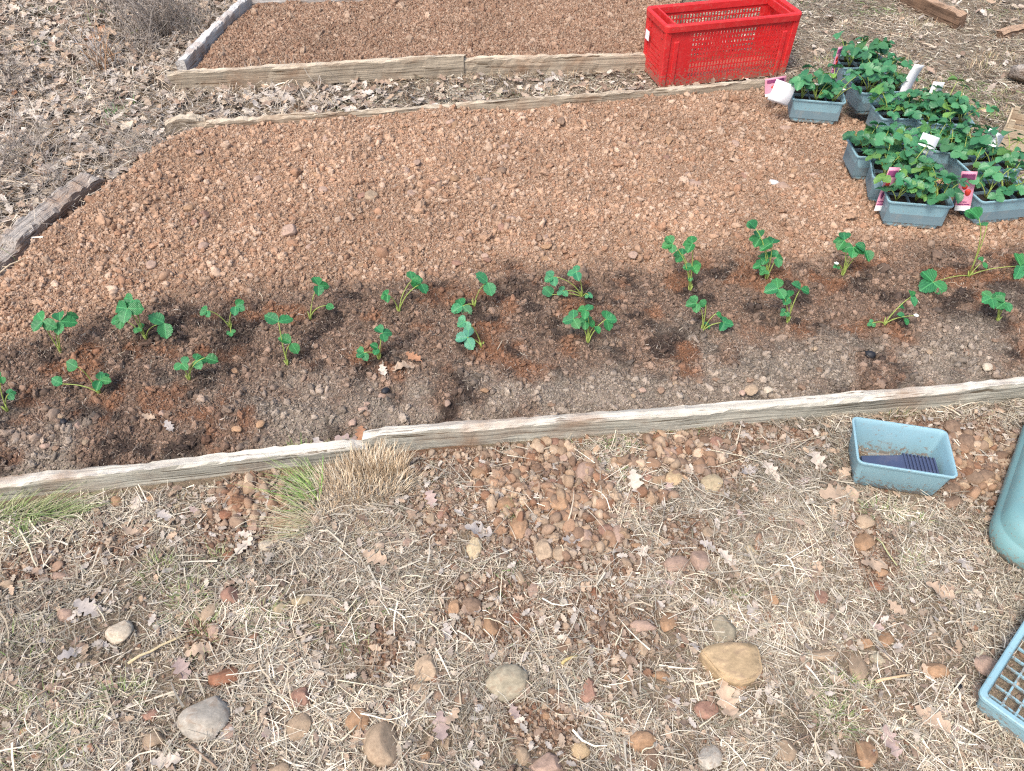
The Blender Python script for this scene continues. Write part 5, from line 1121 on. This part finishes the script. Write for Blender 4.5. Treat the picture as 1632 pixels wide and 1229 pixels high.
def dead_weed(px, py, n, h0, h1, spread, lean, label, pal=((.34, .30, .27), (.42, .37, .32), (.25, .21, .18)), rad=.0018, seed=0):
    c = P(px, py); root_z = Hs(*c); m = MB()
    for i in range(n):
        a = random.uniform(0, 6.28); h = random.uniform(h0, h1); x, y = random.gauss(0, spread), random.gauss(0, spread); dx, dy = math.cos(a) * h * random.uniform(.1, 1) * lean[0] + lean[1] * h, math.sin(a) * h * random.uniform(.1, 1) * lean[0] + lean[2] * h
        pl = [(x + dx * t + random.gauss(0, .006), y + dy * t + random.gauss(0, .006), h * (t - .35 * t * t)) for t in (0, .25, .5, .75, 1)]
        r = rad * random.uniform(.5, 1.3); m.tube(pl, [r, r * .9, r * .75, r * .6, r * .35], 4, tuple(np.array(random.choice(pal)) * random.uniform(.7, 1.2)))
        if random.random() < .6:
            k = random.choice((1, 2, 3)); p = pl[k]; m.tube([p, (p[0] + random.gauss(0, .03), p[1] + random.gauss(0, .03), p[2] + .04), (p[0] + random.gauss(0, .05), p[1] + random.gauss(0, .05), p[2] + .07)], [r * .6, r * .5, r * .3], 4, tuple(random.choice(pal)))
    o = m.build('dead_weed', M['straw'], None, True); o.location = (c[0], c[1], root_z); return tag(o, label, 'dead weed', 'clumps of dead weeds left of the beds')
dead_weed(262, 52, 330, .10, .42, .10, (.7, .0, -.1), 'largest clump of grey dead weed stems beside the back bed frame')
dead_weed(190, 10, 80, .1, .4, .10, (.8, .2, .0), 'grey dead stems at the top edge left of the largest clump')
dead_weed(165, 112, 34, .12, .30, .03, (.6, -.1, .15), 'pale woody dead stems with an orange broken branch, below the largest clump', ((.42, .39, .37), (.5, .42, .35), (.45, .28, .17)), .003)
dead_weed(225, 85, 70, .05, .2, .07, (1.3, .1, .0), 'low tangle of flattened stems just below the largest clump')
dead_weed(35, 262, 80, .08, .24, .08, (1.0, .1, .1), 'grey tangle of dead stems at the left edge beside the rotten timber')
dead_weed(20, 150, 46, .1, .38, .09, (.6, .1, -.1), 'thin dark stems leaning at the left edge above the grey tangle', ((.16, .14, .13), (.30, .26, .24)), .0014)
dead_weed(215, 245, 110, .04, .13, .07, (1.5, .1, .0), 'low pale mat of dead stems beside the back left corner of the planted bed', ((.50, .45, .38), (.42, .37, .32)), .0012)
dead_weed(90, 310, 50, .04, .14, .06, (1.4, .1, .0), 'thin pale stems lying over the cracked rotten timber')

# twigs, reeds and loose bits in the foreground
def twig(px0, py0, px1, py1, r, col, label, lift=.012, group=None):
    a = P(px0, py0, lift); b = P(px1, py1, lift); m = MB(); n = 6; pl = []
    for i in range(n): t = i / (n - 1); p = a * (1 - t) + b * t; pl.append((p[0] - a[0] + random.gauss(0, .0015), p[1] - a[1] + random.gauss(0, .0015), random.uniform(0, .003) + .004 * math.sin(3 * t)))
    m.tube(pl, [r * (1 - .4 * i / n) for i in range(n)], 5, col); o = m.build('twig', M['straw'], None, True); o.location = (a[0], a[1], Hs(*((a + b) / 2)) + lift); return tag(o, label, 'twig', group)
WH = (.62, .56, .42); BR = (.30, .22, .16)
for t in [(33, 842, 60, 905, .0026, WH, 'thick pale reed standing in the grass at the left under the near board'), (205, 1060, 300, 1013, .0032, (.55, .45, .28), 'pale split reed pointing to the two stacked brown stones'), (535, 1085, 635, 1103, .0014, WH, 'long white stem above the large tan slab'),
          (545, 1180, 572, 1158, .002, WH, 'short pale stick across the orange brown stone'), (683, 985, 706, 1018, .0018, WH, 'white stem above the blocky tan stone'), (1393, 1030, 1425, 1062, .0016, (.22, .19, .18), 'dark thin twig beside the orange brown stone'),
          (1392, 1088, 1448, 1078, .0036, (.58, .42, .26), 'broken jointed reed right of the bar shaped stone'), (1432, 1170, 1480, 1215, .0016, WH, 'bent pale stem right of the rounded stone at the bottom'), (895, 1060, 920, 1045, .0036, (.48, .38, .18), 'split pale reed scrap between khaki boulder and stones'),
          (857, 915, 868, 945, .0012, WH, 'thin stem below the speckled tan stone'), (1130, 720, 1215, 742, .0012, WH, 'long thin pale stem right of the whitish capped stone'), (1310, 850, 1290, 800, .0015, WH, 'pale stem in straw left of the two stacked stones'),
          (1395, 860, 1430, 905, .0018, (.45, .46, .25), 'greenish stalk beside the two stacked stones'), (1140, 745, 1340, 690, .0008, WH, 'very thin stem lying across the ground toward the empty tray'), (700, 1020, 650, 1110, .0009, BR, 'thin brown stem left of the blocky tan stone'),
          (60, 1110, 130, 1075, .0013, BR, 'thin brown twig in grass at the left'), (300, 1190, 350, 1229, .003, BR, 'brown twig below the grey boulder'), (770, 985, 810, 1000, .0012, WH, 'short stem by the rusty clods in the middle'),
          (1600, 1148, 1570, 1152, .001, WH, 'thin stem by the lattice tray'), (1325, 935, 1345, 960, .001, WH, 'thin pale stem in the right straw'), (0, 446, 55, 415, .003, (.55, .45, .32), 'pale stick at the left edge of the dry bed'), (1436, 135, 1416, 122, .002, WH, 'white stick lying behind the farthest tray')]: twig(*t)
for q in range(45):
    px, py = random.uniform(0, 1560), random.uniform(850, 1225); an = random.uniform(0, 6.28); L = random.uniform(12, 45); twig(px, py, px + L * math.cos(an), py + L * .8 * math.sin(an), random.uniform(.0008, .0018), random.choice([WH, WH, BR, (.45, .38, .27)]), 'loose stem fragment among the foreground straw', .014, 'stem fragments in the foreground')
# white fibre scrap and charcoal bits
V, Fc = ico(2, 55, .5, 1.6, 2); cm = mesh_np('charcoal_lump', V, Fc, M['black'])
for (px, py, w_, lab) in [(103, 674, 15, 'black charcoal lump on the dusty soil at the left'), (1385, 567, 20, 'flat black clod below the slanting seedling'), (1043, 768, 14, 'black charcoal piece right of the pale oak leaf'), (395, 838, 14, 'black lump among the clods left of the grass tuft'), (1528, 1097, 16, 'black lump left of the lattice tray'), (820, 757, 12, 'small black lump in the stone patch'), (615, 625, 16, 'black compost lump below the small dark seedling')]:
    o = obj('charcoal_lump', cm); z = Hs(*P(px, py)); s = w_ / scale_at(px, py) / 2; o.location = (*P(px, py, z), z + s * .35); o.scale = (s, s * .8, s * .6); o.rotation_euler = (0, 0, random.uniform(0, 3)); tag(o, lab, 'charcoal')
